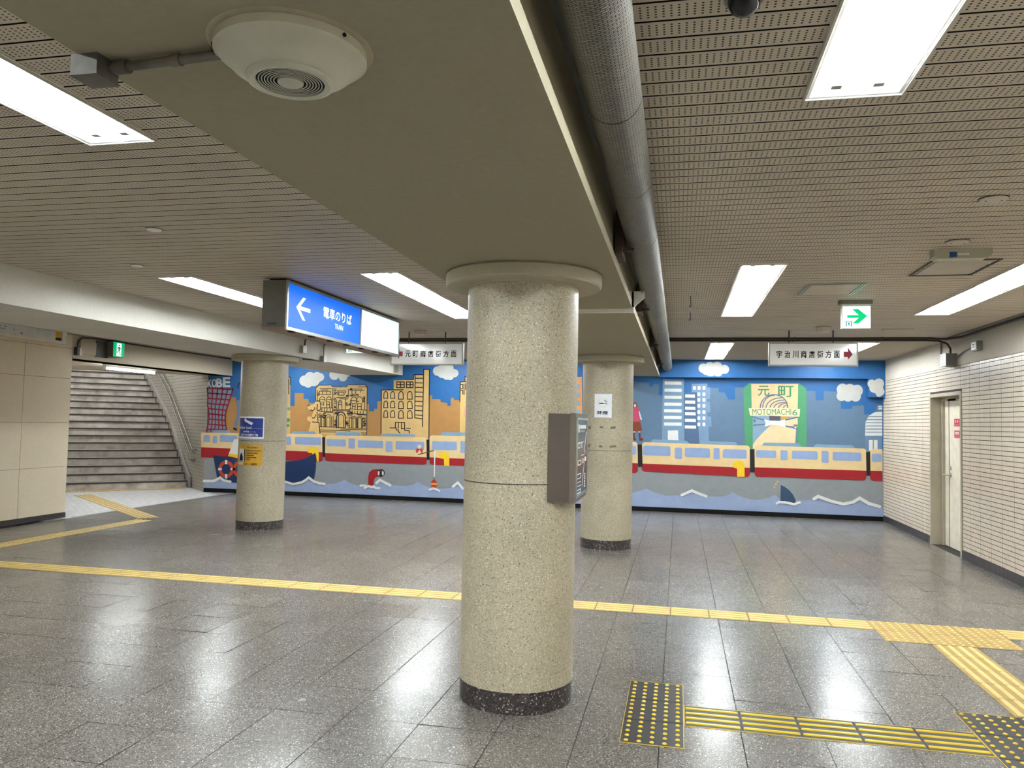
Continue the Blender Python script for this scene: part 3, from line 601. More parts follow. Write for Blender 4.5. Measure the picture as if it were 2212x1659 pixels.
# ------------------------------------------------------------------ right tiled wall with the door
wr = MB(); DY0, DY1, DZ = 10.19, 11.315, 1.945
for y0, y1, z0, z1 in ((YF, DY0, 0, 2.285), (DY1, YB, 0, 2.285), (DY0, DY1, DZ, 2.285)): wr.box(XR+.0022, XR+.3, y0, y1, z0, z1, M_GROUT)
wr.box(XR-.0, XR+.3, YF, YB, 2.285, 2.8, M_BAND)
wrt = tag(ob('wall_right', wr.mesh('wall_right')), 'right wall of small cream tiles under a plaster band', 'wall', None, 'structure')
tl = MB(); TP = .05; tmesh = None
ncol = int((YB-.0-6.0)/TP)
for cI in range(-150, ncol):
    y0 = 6.0+cI*TP; g = .005 if cI % 6 == 0 else .0022; g1 = .005 if (cI+1) % 6 == 0 else .0022
    if cI < 0: continue
    for rI in range(44):
        z0 = .1+rI*TP; z1 = min(z0+TP, 2.283)
        if y0+TP > DY0-.03 and y0 < DY1+.03 and z0 < DZ+.03: continue
        a, b, c_, d = y0+g, y0+TP-g1, z0+.0034, z1-.0034
        if 8.45 <= y0 < 8.75:
            key = ('t', cI % 6, z1-z0 < .049)
            if key not in scache:
                t_ = MB(); t_.box(0, .008, g-TP/2, TP/2-g1, .0034, z1-z0-.0034, M_WTILE); scache[key] = t_.mesh('wall_tile')
            ob('tile', scache[key], wrt, (XR, y0+TP/2, z0))
        else:
            tl.grid([(XR, a, c_), (XR, b, c_), (XR, b, d), (XR, a, d), (XR+.008, a, c_), (XR+.008, b, c_), (XR+.008, b, d), (XR+.008, a, d)], [(0, 3, 2, 1), (0, 1, 5, 4), (1, 2, 6, 5), (2, 3, 7, 6), (3, 0, 4, 7)], M_WTILE)
tl.box(XR, XR+.008, YF, 6.0, .1, 2.283, M_WTILE)
part('small_tiles', tl, wrt, None, True)
bb = MB()
for y0, y1 in ((YF, DY0-.025), (DY1+.02, YB-.025)):
    n = max(1, int((y1-y0)/.1))
    for i in range(n): bb.box(XR-.008, XR+.01, y0+(y1-y0)*i/n+.001, y0+(y1-y0)*(i+1)/n-.001, 0, .098, M_BTILE)
tag(ob('baseboard_right', bb.mesh('baseboard_right')), 'dark tile baseboard along the right wall', 'baseboard', None, 'structure')
M_DOOR = paint((216, 208, 190), .45, 0, .06)
M_FRAME = paint((178, 168, 148), .5, 0, .05)
dr = tag(ob('door_1', None, None, (XR+.15, 10.7, 0)), 'cream double door with red signs in the right tiled wall', 'door', None, 'structure')
part('door_frame', MB().box(XR-.012, XR+.22, DY0-.025, DY0+.012, 0, DZ+.03, M_FRAME).box(XR-.012, XR+.22, DY1-.012, DY1+.02, 0, DZ+.03, M_FRAME).box(XR-.012, XR+.22, DY0, DY1, DZ-.012, DZ+.03, M_FRAME), dr)
part('inner_jamb', MB().box(XR+.12, XR+.15, DY1-.06, DY1-.012, 0, DZ-.012, M_FRAME).box(XR+.12, XR+.15, DY0+.012, DY1-.06, DZ-.06, DZ-.012, M_FRAME), dr)
XD = XR+.15
part('door_leaf', MB().box(XD, XD+.04, 10.21, 11.09, .006, DZ-.03, M_DOOR), dr)
part('door_leaf', MB().box(XD, XD+.04, 11.10, DY1-.02, .006, DZ-.03, M_DOOR), dr)
part('door_lock', MB().cyl((XD-.018, 11.03, 1.02), (XD, 11.03, 1.02), .025, M_STEEL, 16), dr)
part('door_handle', MB().cyl((XD-.015, 11.03, .93), (XD, 11.03, .93), .026, M_STEEL, 16).tube([(XD-.012, 11.03, .93), (XD-.06, 11.03, .93), (XD-.065, 11.06, .93), (XD-.065, 11.15, .925)], .010, M_STEEL), dr)
part('door_stay', MB().box(XD-.03, XD, 10.75, 11.05, DZ-.06, DZ-.04, M_GREYP), dr)
part('door_seam', MB().box(XD-.002, XD, 11.088, 11.102, .006, DZ-.03, M_BLACK), dr)
for z0, z1, cols in ((1.555, 1.65, ((10.75, 10.775), (10.825, 10.85))), (1.408, 1.503, ((10.728, 10.75), (10.765, 10.79), (10.805, 10.83), (10.845, 10.865)))):
    s_ = MB().box(XD-.003, XD, 10.70, 10.89, z0, z1, M_RED)
    for y0, y1 in cols:
        for k in range(4): s_.box(XD-.0036, XD-.003, y0, y1, z0+.045+.0095*k, z0+.0515+.0095*k, M_WHITE)
        s_.box(XD-.0038, XD-.0036, (y0+y1)/2-.004, (y0+y1)/2+.004, z0+.045, z0+.08, M_WHITE)
    for k in range(2): s_.box(XD-.0036, XD-.003, 10.73, 10.86, z0+.012+.012*k, z0+.017+.012*k, paint((214, 130, 140), .5))
    part('door_sign', s_, dr, 'red door sign with white characters')

# ------------------------------------------------------------------ left wall, lintel, alcove shell
wl = tag(ob('wall_left', MB().box(XL-.25, XL-.006, YF, 9.66, 0, 2.8, M_GROUT).mesh('wall_left')), 'beige concrete panel wall on the left before the stairs', 'wall', None, 'structure')
ys = [9.66, 8.84, 7.94, 7.04, 6.0, 3.0, YF]
zs = [.07, .728, 1.354, 1.985, 2.42, 2.8]
for ya, yb in zip(ys[1:], ys):
    for za, zb in zip(zs, zs[1:]):
        dz = random.uniform(0, .002)
        part('panel', MB().box(XL-.008, XL-dz, ya+(.003 if ya > YF else 0), yb-(.003 if yb < 9.6 else 0), za+.002, zb-.002, M_LEFT), wl)
part('end_facing', MB().box(XL-.25, XL-.001, 9.655, 9.668, .07, 2.8, M_LEFT), wl)
tag(ob('baseboard_left', MB().box(XL-.01, XL+.012, YF, 9.67, 0, .068, paint((64, 60, 58), .5, 0, .15)).mesh('baseboard_left')), 'dark baseboard along the left panel wall', 'baseboard', None, 'structure')
lt = tag(ob('lintel', MB().box(-8.95, XL, 9.66, YB, 2.28, 2.8, M_LINTEL).box(-8.95, XL+.012, 9.66, YB, 2.28, 2.30, M_LINTEL).mesh('lintel')), 'plaster lintel beam over the stair opening', 'beam', None, 'structure')
part('cover_panel', MB().box(XL, XL+.03, 9.79, 10.10, 2.36, 2.55, M_LINTEL), lt)
part('dark_plate', MB().box(XL, XL+.02, 10.12, 10.36, 2.34, 2.585, paint((78, 74, 70), .5)), lt)
# stair walls
M_STILE = paint((160, 154, 143), .4, 0, .06)
ws = MB(); sw = tag(ob('wall_stairs', None), 'pale tiled wall beside the stairs with the handrails', 'wall', None, 'structure')
W0, W1, W2 = (-9.1, 13.8), tuple(AB(3.80, 19.2).xy), tuple(AB(3.40, 23.0).xy)
def wallseg(p, q, h, t=.2):
    d = Vector((q[0]-p[0], q[1]-p[1])).normalized(); n = Vector((d.y, -d.x))*t
    if n.y < 0: n = -n
    return MB().prism([p, q, (q[0]+n.x, q[1]+n.y), (p[0]+n.x, p[1]+n.y)], 0, h, M_GROUT)
part('backing', wallseg(W0, W1, 5.6), sw); part('backing', wallseg(W1, W2, 5.6), sw)
st = MB()
for p, q in ((W0, W1), (W1, W2)):
    p = Vector((*p, 0)); q = Vector((*q, 0)); l = (q-p).length; d = (q-p)/l; n = Vector((-d.y, d.x, 0))
    if n.y > 0: n = -n
    for i in range(int(l/.1)):
        for j in range(74):
            a = p+d*(i*.1+.0012)+n*.007; b = p+d*(i*.1+.0988)+n*.007; z0, z1 = .07*j+.0028, .07*j+.0672
            if z0 > 5: continue
            st.grid([(a.x, a.y, z0), (b.x, b.y, z0), (b.x, b.y, z1), (a.x, a.y, z1), tuple(a-n*.007+Vector((0, 0, z0))), tuple(b-n*.007+Vector((0, 0, z0))), tuple(b-n*.007+Vector((0, 0, z1))), tuple(a-n*.007+Vector((0, 0, z1)))], [(0, 1, 2, 3), (0, 4, 5, 1), (1, 5, 6, 2), (2, 6, 7, 3), (3, 7, 4, 0)], M_STILE)
part('wall_tiles', st, sw, None, True)
q0, q1 = AB(.9, 12.9), AB(.9, 23.0)
part('left_side', MB().prism([tuple(q0.xy), tuple(q1.xy), tuple((q1-SA*.2).xy), tuple((q0-SA*.2).xy)], 0, 5.6, M_LINTEL), sw)
part('top_landing', MB().prism([tuple(AB(a, b).xy) for a, b in ((.7, 22.9), (4.0, 22.9), (4.0, 23.1), (.7, 23.1))], 0, 5.6, M_LINTEL), sw)
# alcove and sloping stair ceiling
sc_ = MB(); c0 = [(-8.9, 9.5), (-8.9, 13.9), tuple(AB(4.0, 16.6).xy), tuple(AB(.8, 16.6).xy)]
sc_.prism(c0, 2.30, 2.42, M_LINTEL)
sl = [AB(.8, 16.6, 2.30), AB(4.0, 16.6, 2.30), AB(4.0, 23.1, 5.5), AB(.8, 23.1, 5.5)]
sc_.grid(sl+[p+Vector((0, 0, .15)) for p in sl], [(0, 3, 2, 1), (4, 5, 6, 7), (0, 1, 5, 4), (1, 2, 6, 5), (2, 3, 7, 6), (3, 0, 4, 7)], M_LINTEL)
tag(ob('ceiling_stairs', sc_.mesh('ceiling_stairs')), 'low plaster ceiling over the alcove rising with the stairs', 'ceiling', None, 'structure')
tag(ob('wall_front', MB().box(-8.8, 3.5, YF-.2, YF, 0, 2.8, M_LEFT).mesh('wall_front')), 'plain wall closing the concourse opposite the mural', 'wall', None, 'structure')

# ------------------------------------------------------------------ staircase
M_STEP = None
def step_mat():
    n = NT('worn_stone_step'); sp = n.pos()
    a = n.ramp(n.noise(5, 7), [(.25, L((150, 143, 136))), (.5, L((190, 183, 175))), (.75, L((212, 205, 196)))])
    s2 = n.ramp(n.noise(1.6, 4), [(.35, (.72, .70, .68)), (.6, (1, 1, 1))])
    n.col(n.mix(1.0, a, s2, 'MULTIPLY')); n.setp(.7, 0, .3); return n.m
M_STEP = step_mat(); M_NOSE_SHADE = paint((52, 46, 44), .6); M_TREAD = paint((150, 144, 138), .6, 0, .15)
stc = tag(ob('staircase', None, None, tuple(AB(2.4, 17.12))), 'worn grey stone staircase climbing out of the alcove on the left', 'staircase', None, 'structure')
RISE, RUN = .147, .257
for i in range(22):
    b0 = 17.12+RUN*i; z = RISE*(i+1); ar = 3.74 if b0 < 19.2 else 3.74-(b0-19.2)*.105
    P4 = [tuple(AB(a, b).xy) for a, b in ((.9, b0+.012), (ar, b0+.012), (ar, b0+RUN+.03), (.9, b0+RUN+.03))]
    s_ = part('step', MB().prism(P4, max(0, z-RISE-.2), z-.022, M_STEP), stc)
    P5 = [tuple(AB(a, b).xy) for a, b in ((.9, b0-.012), (ar, b0-.012), (ar, b0+RUN+.012), (.9, b0+RUN+.012))]
    part('tread', MB().prism(P5, z-.022, z, M_TREAD), stc)
    P6 = [tuple(AB(a, b).xy) for a, b in ((.9, b0-.016), (ar, b0-.016), (ar, b0+.02), (.9, b0+.02))]
    part('nosing_shade', MB().prism(P6, z-.024, z+.002, M_NOSE_SHADE), stc)  # dark colour paints in the thin shadow under each step edge
sk = MB()
pts = [(17.05, 0), (17.05, .22)]+[(17.12+RUN*i, .22+RISE*i) for i in range(1, 22)]
for (b0, z0), (b1, z1) in zip(pts[1:], pts[2:]):
    a0 = 3.80 if b0 < 19.2 else 3.80-(b0-19.2)*.105; a1 = 3.80 if b1 < 19.2 else 3.80-(b1-19.2)*.105
    q = [AB(a0-.045, b0, 0), AB(a1-.045, b1, 0), AB(a1-.045, b1, z1), AB(a0-.045, b0, z0)]; r = [p+SA*.045 for p in q]
    sk.grid(q+r, [(0, 1, 2, 3), (3, 2, 6, 7), (0, 3, 7, 4), (1, 5, 6, 2), (4, 7, 6, 5)], paint((150, 146, 140), .5, 0, .08))
part('stringer', sk, stc)
M_RAIL = paint((112, 107, 100), .32, .7)
def rail(label, p):
    P = [AB(a, b, z) for a, b, z in p]; t = thing('handrail', label, 'handrail', tuple(AB(3.72, 17, 0)), 'handrails on the stair wall')
    part('rail', MB().tube(P, .018, M_RAIL, 10), t)
    br = [P[1], P[1].lerp(P[2], .33), P[1].lerp(P[2], .66), P[2], P[3]]
    for q in br: part('bracket', MB().tube([q-Vector((0, 0, .018)), q-Vector((0, 0, .06))+SA*.03, q-Vector((0, 0, .06))+SA*.075], .008, M_RAIL, 6), t)
rail('upper steel handrail on the tiled stair wall', [(3.71, 16.33, .80), (3.71, 16.62, .80), (3.71, 19.1, 2.12), (3.42, 22, 3.75)])
rail('lower steel handrail on the tiled stair wall', [(3.71, 16.38, .61), (3.71, 16.68, .61), (3.71, 19.1, 1.94), (3.42, 22, 3.57)])

# ------------------------------------------------------------------ beams
def beam(name, label, x0, x1, cuts, z=SOF):
    b = tag(ob(name, None), label, 'beam', None, 'structure')
    for i, (y0, y1) in enumerate(zip(cuts, cuts[1:])):
        g = .006 if i < len(cuts)-2 else 0
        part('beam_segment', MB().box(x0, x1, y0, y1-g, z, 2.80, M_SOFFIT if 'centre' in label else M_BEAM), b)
    part('beam_core', MB().box(x0+.03, x1-.03, cuts[0]+.01, cuts[-1]-.01, z+.03, 2.79, M_DARK), b)
    return b
bc = beam('beam', 'wide centre beam with smooth soffit carried by two pillars', -1.355, -.345, [YF, 5.62, 8.28, 10.80, 13.50])
bl = beam('beam', 'pale left beam carried by the pillar with the blue sign', -6.15, -5.05, [YF, 10.33, 13.78])
part('edge_lip', MB().box(-.345, -.331, YF, 13.5, SOF, SOF+.052, M_SOFFIT), bc)
part('ceiling_trim', MB().box(-.345, -.328, YF, 10.25, CZ-.014, CZ+.02, M_GREYP), bc)
part('expansion_cover', MB().box(-1.36, -.34, 5.60, 5.64, SOF-.02, SOF+.004, M_WHITE), bc)

# ------------------------------------------------------------------ pillars
def pillar(label, cx, cy):
    p = thing('pillar', label, 'pillar', (cx, cy, 0), 'round terrazzo pillars', 'structure'); r = .31
    part('plinth', MB().lathe([(0, .001), (r-.003, .001), (r-.003, .108), (r-.008, .112), (0, .112)], (cx, cy), M_PLINTH), p, 'dark speckled plinth ring')
    part('lower_shaft', MB().lathe([(r-.02, .112), (r, .112), (r, 1.1715), (r-.012, 1.1715)], (cx, cy), M_PILLAR, 64), p)
    part('joint', MB().lathe([(r-.011, 1.165), (r-.006, 1.165), (r-.006, 1.184), (r-.011, 1.184)], (cx, cy), M_DKCOND, 64), p)
    part('upper_shaft', MB().lathe([(r-.012, 1.177), (r, 1.177), (r, 2.247), (r-.02, 2.247)], (cx, cy), M_PILLAR, 64), p)
    part('collar', MB().lathe([(r, 2.238), (r+.012, 2.238), (r+.012, 2.25), (r, 2.25)], (cx, cy), M_CAP, 64), p)
    part('cap', MB().lathe([(0, 2.2465), (.428, 2.2465), (.438, 2.256), (.438, 2.31), (.430, SOF-.001), (0, SOF-.001)], (cx, cy), M_CAP, 64), p)
    return p
p1 = pillar('large nearest terrazzo pillar with the dark map box on its side', -.863, 4.28)
p2 = pillar('far terrazzo pillar with the no smoking poster', -.860, 9.655)
p3 = pillar('left terrazzo pillar with the blue and yellow signs', -5.535, 9.69)
def wrap(cx, cy, r):
    n = Vector((-cx, -cy, 0)).normalized(); t = Vector((-n.y, n.x, 0))
    return lambda u, v, e=0.0: Vector((cx, cy, 0))+(n*math.cos(u/r)+t*math.sin(u/r))*(r+e)+Vector((0, 0, v))
def sheet(mb, fn, u0, u1, v0, v1, m, e=.001, n=14, rnd=0):
    g = []
    for j in range(n+1):
        u = u0+(u1-u0)*j/n; k = 0
        if rnd:
            dd = min(u-u0, u1-u)
            if dd < rnd: k = rnd-math.sqrt(max(0, rnd*rnd-(rnd-dd)**2))
        g += [fn(u, v0+k, e), fn(u, v1-k, e)]
    mb.grid(g, [(2*j, 2*j+2, 2*j+3, 2*j+1) for j in range(n)], m, True)
f3 = wrap(-5.535, 9.69, .311); M_SIGNB = paint((24, 52, 140), .3, 0, .03); M_SIGNW = paint((226, 230, 238), .4, 0, .02)
zt = ony(560, 900, 9.38).z; zb = ony(560, 948, 9.38).z; hs = zt-zb
s_ = MB(); sheet(s_, f3, -.40, .015, zb, zt, M_SIGNW, .002); sheet(s_, f3, -.385, .0, zb+.025, zt-.022, M_SIGNB, .0026)
fl_ = lambda u, v: f3(u, v, .0034)
def P2(mb, fn, pts, m, e=.0034):
    """a convex flat print, sliced into narrow upright strips so that it follows the round shaft"""
    a, b = min(p[0] for p in pts), max(p[0] for p in pts); n = max(1, math.ceil((b-a)/.015))
    def clip(P, x, keep):
        out = []
        for p, q in zip(P, P[1:]+P[:1]):
            if keep(p[0]-x): out.append(p)
            if (p[0]-x)*(q[0]-x) < 0: t = (x-p[0])/(q[0]-p[0]); out.append((x, p[1]+(q[1]-p[1])*t))
        return out
    for i in range(n):
        P = clip(clip(list(pts), a+(b-a)*i/n, lambda d: d >= -1e-9), a+(b-a)*(i+1)/n, lambda d: d <= 1e-9)
        if len(P) > 2: mb.face([fn(*q, e) for q in P], m)
V = lambda t: zb+hs*t
P2(s_, f3, [(-.275, V(.86)), (-.238, V(.94)), (-.246, V(.72))], M_SIGNW, .0036); P2(s_, f3, [(-.246, V(.87)), (-.13, V(.72)), (-.145, V(.60)), (-.25, V(.77))], M_SIGNW)
letter(s_, 'Harbor Land', fl_, -.375, -.15, V(.43), V(.56), M_SIGNW, .01); letter(s_, 'ハーバーランド', fl_, -.14, -.005, V(.44), V(.48), M_SIGNW)
letter(s_, 'umie', fl_, -.28, -.18, V(.27), V(.38), M_SIGNW, .01); letter(s_, '(ウミエ)', fl_, -.165, -.09, V(.27), V(.33), M_SIGNW)
letter(s_, '神戸中央郵便局', fl_, -.33, -.06, V(.105), V(.22), M_SIGNW, .02)
single('sign', s_, 'blue sign with white arrow on the left pillar', 'sign', tuple(f3(-.19, zb)))
zt = ony(560, 961, 9.38).z; zb = ony(560, 1008, 9.38).z; hs = zt-zb
M_SY = paint((204, 158, 46), .4, 0, .05)
s_ = MB(); sheet(s_, f3, -.40, .008, zb, zt, M_SY, .002, 18, .035)
letter(s_, '神戸元町商店街', fl_, -.20, -.05, V(.83), V(.89), M_BLACK, .02)
for k_, (u1, t) in enumerate(((.0, .69), (-.035, .58), (-.085, .48), (-.055, .38), (-.14, .29))):
    n_ = int((u1+.22)/.017)
    for q in range(n_):
        if random.random() < .92: sheet(s_, f3, -.22+q*.017, -.22+q*.017+.013, V(t), V(t+.05), M_DKCOND, .003, 1)
sheet(s_, f3, -.36, -.25, V(.22), V(.80), M_SIGNW, .0028, 4)
P2(s_, f3, [(-.35, V(.24)), (-.27, V(.24)), (-.275, V(.45)), (-.29, V(.55)), (-.31, V(.62)), (-.335, V(.48))], M_BLACK); sheet(s_, f3, -.25, -.235, V(.22), V(.78), M_BLACK, .003, 1)
sheet(s_, f3, -.375, -.27, V(.06), V(.16), M_SIGNW, .0028, 3); letter(s_, '神戸元町', fl_, -.36, -.285, V(.09), V(.13), M_BLACK)
letter(s_, 'ながーい商店街', fl_, -.24, -.055, V(.05), V(.15), M_BLACK, .02)
single('sign', s_, 'yellow sign with a small photo on the left pillar', 'sign', tuple(f3(-.19, zb)))
f2 = wrap(-.860, 9.655, .311); zt = ony(1300, 851, 9.36).z; zb = ony(1300, 902, 9.36).z; hs = zt-zb
u0, u1 = -.163, .05; fl_ = lambda u, v: f2(u, v, .003)
s_ = MB(); sheet(s_, f2, u0, u1, zb, zt, M_SIGNW, .0015)
n = 26; uc, vc = (u0+u1)/2, V(.64)
rg = [f2(uc+.058*math.cos(2*PI*i/n), vc+.056*math.sin(2*PI*i/n), .0022) for i in range(n)]+[f2(uc+.053*math.cos(2*PI*i/n), vc+.051*math.sin(2*PI*i/n), .0022) for i in range(n)]
s_.grid(rg, [(i, (i+1)%n, n+(i+1)%n, n+i) for i in range(n)], paint((222, 216, 90), .5))
P2(s_, f2, [(uc-.045, vc-.018), (uc+.01, vc-.018), (uc+.01, vc-.006), (uc-.045, vc-.006)], M_BLACK, .0022); P2(s_, f2, [(uc+.016, vc-.018), (uc+.045, vc-.018), (uc+.045, vc-.006), (uc+.016, vc-.006)], M_GREYP, .0022)
for i in range(6):
    a = i*.9; P2(s_, f2, [(uc+.012+.006*i*.8, vc+.03-.004*i), (uc+.018+.006*i*.8, vc+.034-.004*i), (uc+.022+.006*i*.8, vc+.026-.004*i), (uc+.016+.006*i*.8, vc+.022-.004*i)], M_DKCOND, .0022)
letter(s_, '禁煙', fl_, uc-.075, uc+.06, V(.13), V(.28), M_BLACK, .02)
single('poster', s_, 'white no smoking poster on the far pillar', 'poster', tuple(f2(uc, zb)))
for (u, z) in ((-.235, 1.455), (-.235, 1.44), (-.07, 1.455), (.055, 1.45), (.08, 1.455), (-.235, 1.235), (-.25, 1.22), (-.075, 1.225), (.05, 1.225), (.09, 1.23)):
    s_ = MB(); sheet(s_, f2, u-.02, u+.02, z-.012, z+.012, paint((112, 104, 92), .7), .0008, 2); part('tape_mark', s_, p2)

# map box on the near pillar
M_BOX = paint((84, 74, 66), .45); M_BOX2 = paint((104, 94, 84), .45); M_MAP = paint((58, 64, 68), .25)
kx, ky0, ky1, kz0, kz1 = -.522, 4.035, 4.535, 1.088, 1.546
arc = [(-.863+.314*math.cos(a), 4.28+.314*math.sin(a)) for a in [math.asin((ky1-4.28)/.314)*t for t in (1, .75, .5, .25, 0, -.25, -.5, -.75)]+[math.asin((ky0-4.28)/.314)]]
kb = thing('map_box', 'dark brown area map box fixed to the side of the near pillar', 'map box', (-.54, 4.28, kz0))
part('case', MB().prism([(kx-.03, ky0), (kx-.03, ky1)]+arc, kz0, kz1, M_BOX), kb)
part('front_frame', MB().prism([(kx-.03, ky0-.004), (kx, ky0-.004), (kx, ky1+.004), (kx-.03, ky1+.004)], kz0-.004, kz1+.004, M_BOX2), kb)
fr = MB()
for y0, y1, z0, z1 in ((ky0+.01, ky1-.01, kz1-.03, kz1-.018), (ky0+.01, ky1-.01, kz0+.018, kz0+.03), (ky0+.01, ky0+.03, kz0+.03, kz1-.03), (ky1-.03, ky1-.01, kz0+.03, kz1-.03)): fr.box(kx, kx+.008, y0, y1, z0, z1, M_STEEL)
part('bezel', fr, kb, 'silver bezel')
mp = MB().box(kx, kx+.003, ky0+.03, ky1-.03, kz0+.03, kz1-.03, M_MAP)
MQ = [0]
def mq(a, b, c, d, m=M_SIGNW): # fractions across and down the map face
    yy = lambda t: ky0+.03+(ky1-ky0-.06)*t; zz = lambda t: kz1-.03-(kz1-kz0-.06)*t
    MQ[0] += 1
    mp.box(kx+.003, kx+.0036+.00002*MQ[0], yy(a), yy(b), zz(d), zz(c), m)
mq(.12, .22, .06, .17); mq(.25, .9, .07, .12); mq(.25, .75, .14, .165, M_CONDUIT)
def mo(a, b, c, d, t=.012, m=M_SIGNW): mq(a, b, c, c+t, m); mq(a, b, d-t, d, m); mq(a, a+t*2.2, c, d, m); mq(b-t*2.2, b, c, d, m)
mo(.1, .3, .31, .38); mo(.42, .56, .31, .38); mq(.1, .7, .30, .31); mq(.45, .75, .48, .49); mo(.12, .42, .54, .61); mq(.5, .72, .53, .60, paint((190, 160, 140), .5)); mq(.78, .95, .52, .58); mo(.05, .42, .72, .79); mo(.05, .42, .93, .985); mq(.05, .42, .83, .84); mq(.12, .42, .88, .89)
mq(.72, .9, .43, .48, paint((200, 90, 80), .5))
for i in range(12): mq(.74-.02*i, .80-.02*i, .55+.03*i, .58+.03*i, paint((196, 170, 160), .5))
for i in range(6): mq(.78, .88, .75+.035*i, .77+.035*i)
for i in range(10): mq(.92-.022*i, .95-.022*i, .16+.028*i, .19+.028*i)
part('map_face', mp, kb, 'dark map with white outlines')

# ------------------------------------------------------------------ fluorescent lights
fx = {}
M_RIM = paint((196, 192, 184), .5)
w, l = .32, 1.30
h_ = MB(); z0, z1 = -.006, .10
def quadbox(h):
    o = [(-w/2, -l/2), (w/2, -l/2), (w/2, l/2), (-w/2, l/2)]; i1 = [(-w/2+.02, -l/2+.016), (w/2-.02, -l/2+.016), (w/2-.02, l/2-.016), (-w/2+.02, l/2-.016)]
    tp = [(-.10, -l/2+.07), (.10, -l/2+.07), (.10, l/2-.07), (-.10, l/2-.07)]
    v = [(x, y, z0) for x, y in o]+[(x, y, z0) for x, y in i1]+[(x, y, z1-.02) for x, y in tp]+[(x, y, z1) for x, y in o]
    f = []
    for i in range(4):
        j = (i+1) % 4; f += [(i, j, 4+j, 4+i), (4+i, 4+j, 8+j, 8+i), (j, i, 12+i, 12+j)]
    f += [(8, 9, 10, 11), (15, 14, 13, 12)]
    h.grid(v, f, M_FIX)
quadbox(h_); fx['housing'] = h_.mesh('housing')
fx['rim'] = MB().box(-w/2, -w/2+.008, -l/2, l/2, -.012, -.004, M_RIM).box(w/2-.008, w/2, -l/2, l/2, -.012, -.004, M_RIM).box(-w/2+.008, w/2-.008, -l/2, -l/2+.006, -.012, -.004, M_RIM).box(-w/2+.008, w/2-.008, l/2-.006, l/2, -.012, -.004, M_RIM).mesh('rim')
fx['tube'] = MB().cyl((0, -.56, .016), (0, .56, .016), .014, M_TUBE, 12).mesh('tube')
M_SOCK = paint((168, 170, 168), .5)
fx['socket'] = MB().box(-.016, .016, -.014, .014, -.002, .085, M_SOCK).mesh('socket')
fx['end_plate'] = MB().box(-.09, .09, -.02, .02, .05, .085, M_SOCK).mesh('end_plate')
LBL = {('R1', 'near', 1): 'bright fluorescent light nearest the camera right of the duct', ('R1', 'mid', 0): 'front fluorescent light of the pair right of the duct', ('R1', 'mid', 1): 'rear fluorescent light of the pair right of the duct', ('R1', 'far', 0): 'front fluorescent light left of the hanging sign near the mural', ('R1', 'far', 1): 'rear fluorescent light left of the hanging sign touching the mural wall',
 ('R2', 'mid', 0): 'front fluorescent light of the pair at the right edge', ('R2', 'mid', 1): 'rear fluorescent light of the pair right of the green arrow', ('R2', 'far', 0): 'front fluorescent light behind the right hanging sign', ('R2', 'far', 1): 'rear fluorescent light behind the right hanging sign',
 ('L1', 'near', 1): 'bright fluorescent light at the upper left below the speaker conduit', ('L1', 'mid', 0): 'front fluorescent light between the blue sign and near pillar', ('L1', 'mid', 1): 'rear fluorescent light between the blue sign and near pillar', ('L2', 'mid', 0): 'fluorescent light left of the blue train sign', ('L2', 'mid', 1): 'fluorescent light hidden mostly behind the blue train sign', ('L2', 'far', 0): 'fluorescent light just above the left hanging sign'}
for r, (x0, x1) in list(FIX_ROWS.items())+[('L3', FIX_ROWS_LEFT)]:
    for g, ysg in FIX_Y.items():
        if r == 'L3' and g == 'mid': continue
        for i in (0, 1):
            ya, yb = ysg[i], ysg[i+1]
            t = thing('fluorescent_light', LBL.get((r, g, i), 'recessed twin tube fluorescent light out of view along the ceiling'), 'light', ((x0+x1)/2, (ya+yb)/2, CZ), 'recessed fluorescent ceiling lights')
            sy = (yb-ya)/1.30
            for nm in ('housing', 'rim'): o = ob(nm, fx[nm], t); o.scale = (1, sy, 1)
            for sx in (-.065, .065):
                ob('tube', fx['tube'], t, (sx, 0, 0))
                for ey in (-.575, .575): ob('socket', fx['socket'], t, (sx, ey, 0))
            for ey in (-.59, .59): ob('end_plate', fx['end_plate'], t, (0, ey, 0))
# batten light under the stair ceiling
t = thing('batten_light', 'bare tube batten light under the stair alcove ceiling', 'light', (-9.09, 11.53, 2.30))
part('batten', MB().sweep([(-.04, 0), (.04, 0), (.025, -.05), (-.025, -.05)], (-9.09, 10.92, 2.30), (1, 0, 0), (0, 0, 1), (0, 1.24, 0), M_FIX), t)
part('tube', MB().cyl((-9.09, 10.93, 2.225), (-9.09, 12.15, 2.225), .016, M_TUBE, 12), t)
for y in (10.93, 12.15): part('socket', MB().box(-9.11, -9.07, y-.012, y+.012, 2.205, 2.27, M_FIX), t)
for bb_, lab in ((17.9, 'twin tube batten light on the stair ceiling, lowest of three added unseen to brighten the steps'), (19.6, 'twin tube batten light on the stair ceiling, middle of three added unseen to brighten the steps'), (21.3, 'twin tube batten light on the stair ceiling, highest of three added unseen to brighten the steps')):
    zc_ = 2.30+(bb_-16.6)*.4923-.03
    t = thing('batten_light', lab, 'light', tuple(AB(2.4, bb_, zc_)))  # added fill lamps, unseen, placed to light up the stairs
    part('batten', MB().box(-.62, .62, -.05, .05, -.06, .0, M_FIX, Matrix.Translation(AB(2.4, bb_, zc_)) @ Matrix.Rotation(PI/2-TH, 4, 'Z')), t)
    for k in (-.035, .035): part('tube', MB().cyl(AB(1.8, bb_+k, zc_-.08), AB(3.0, bb_+k, zc_-.08), .016, M_TUBE, 12), t)

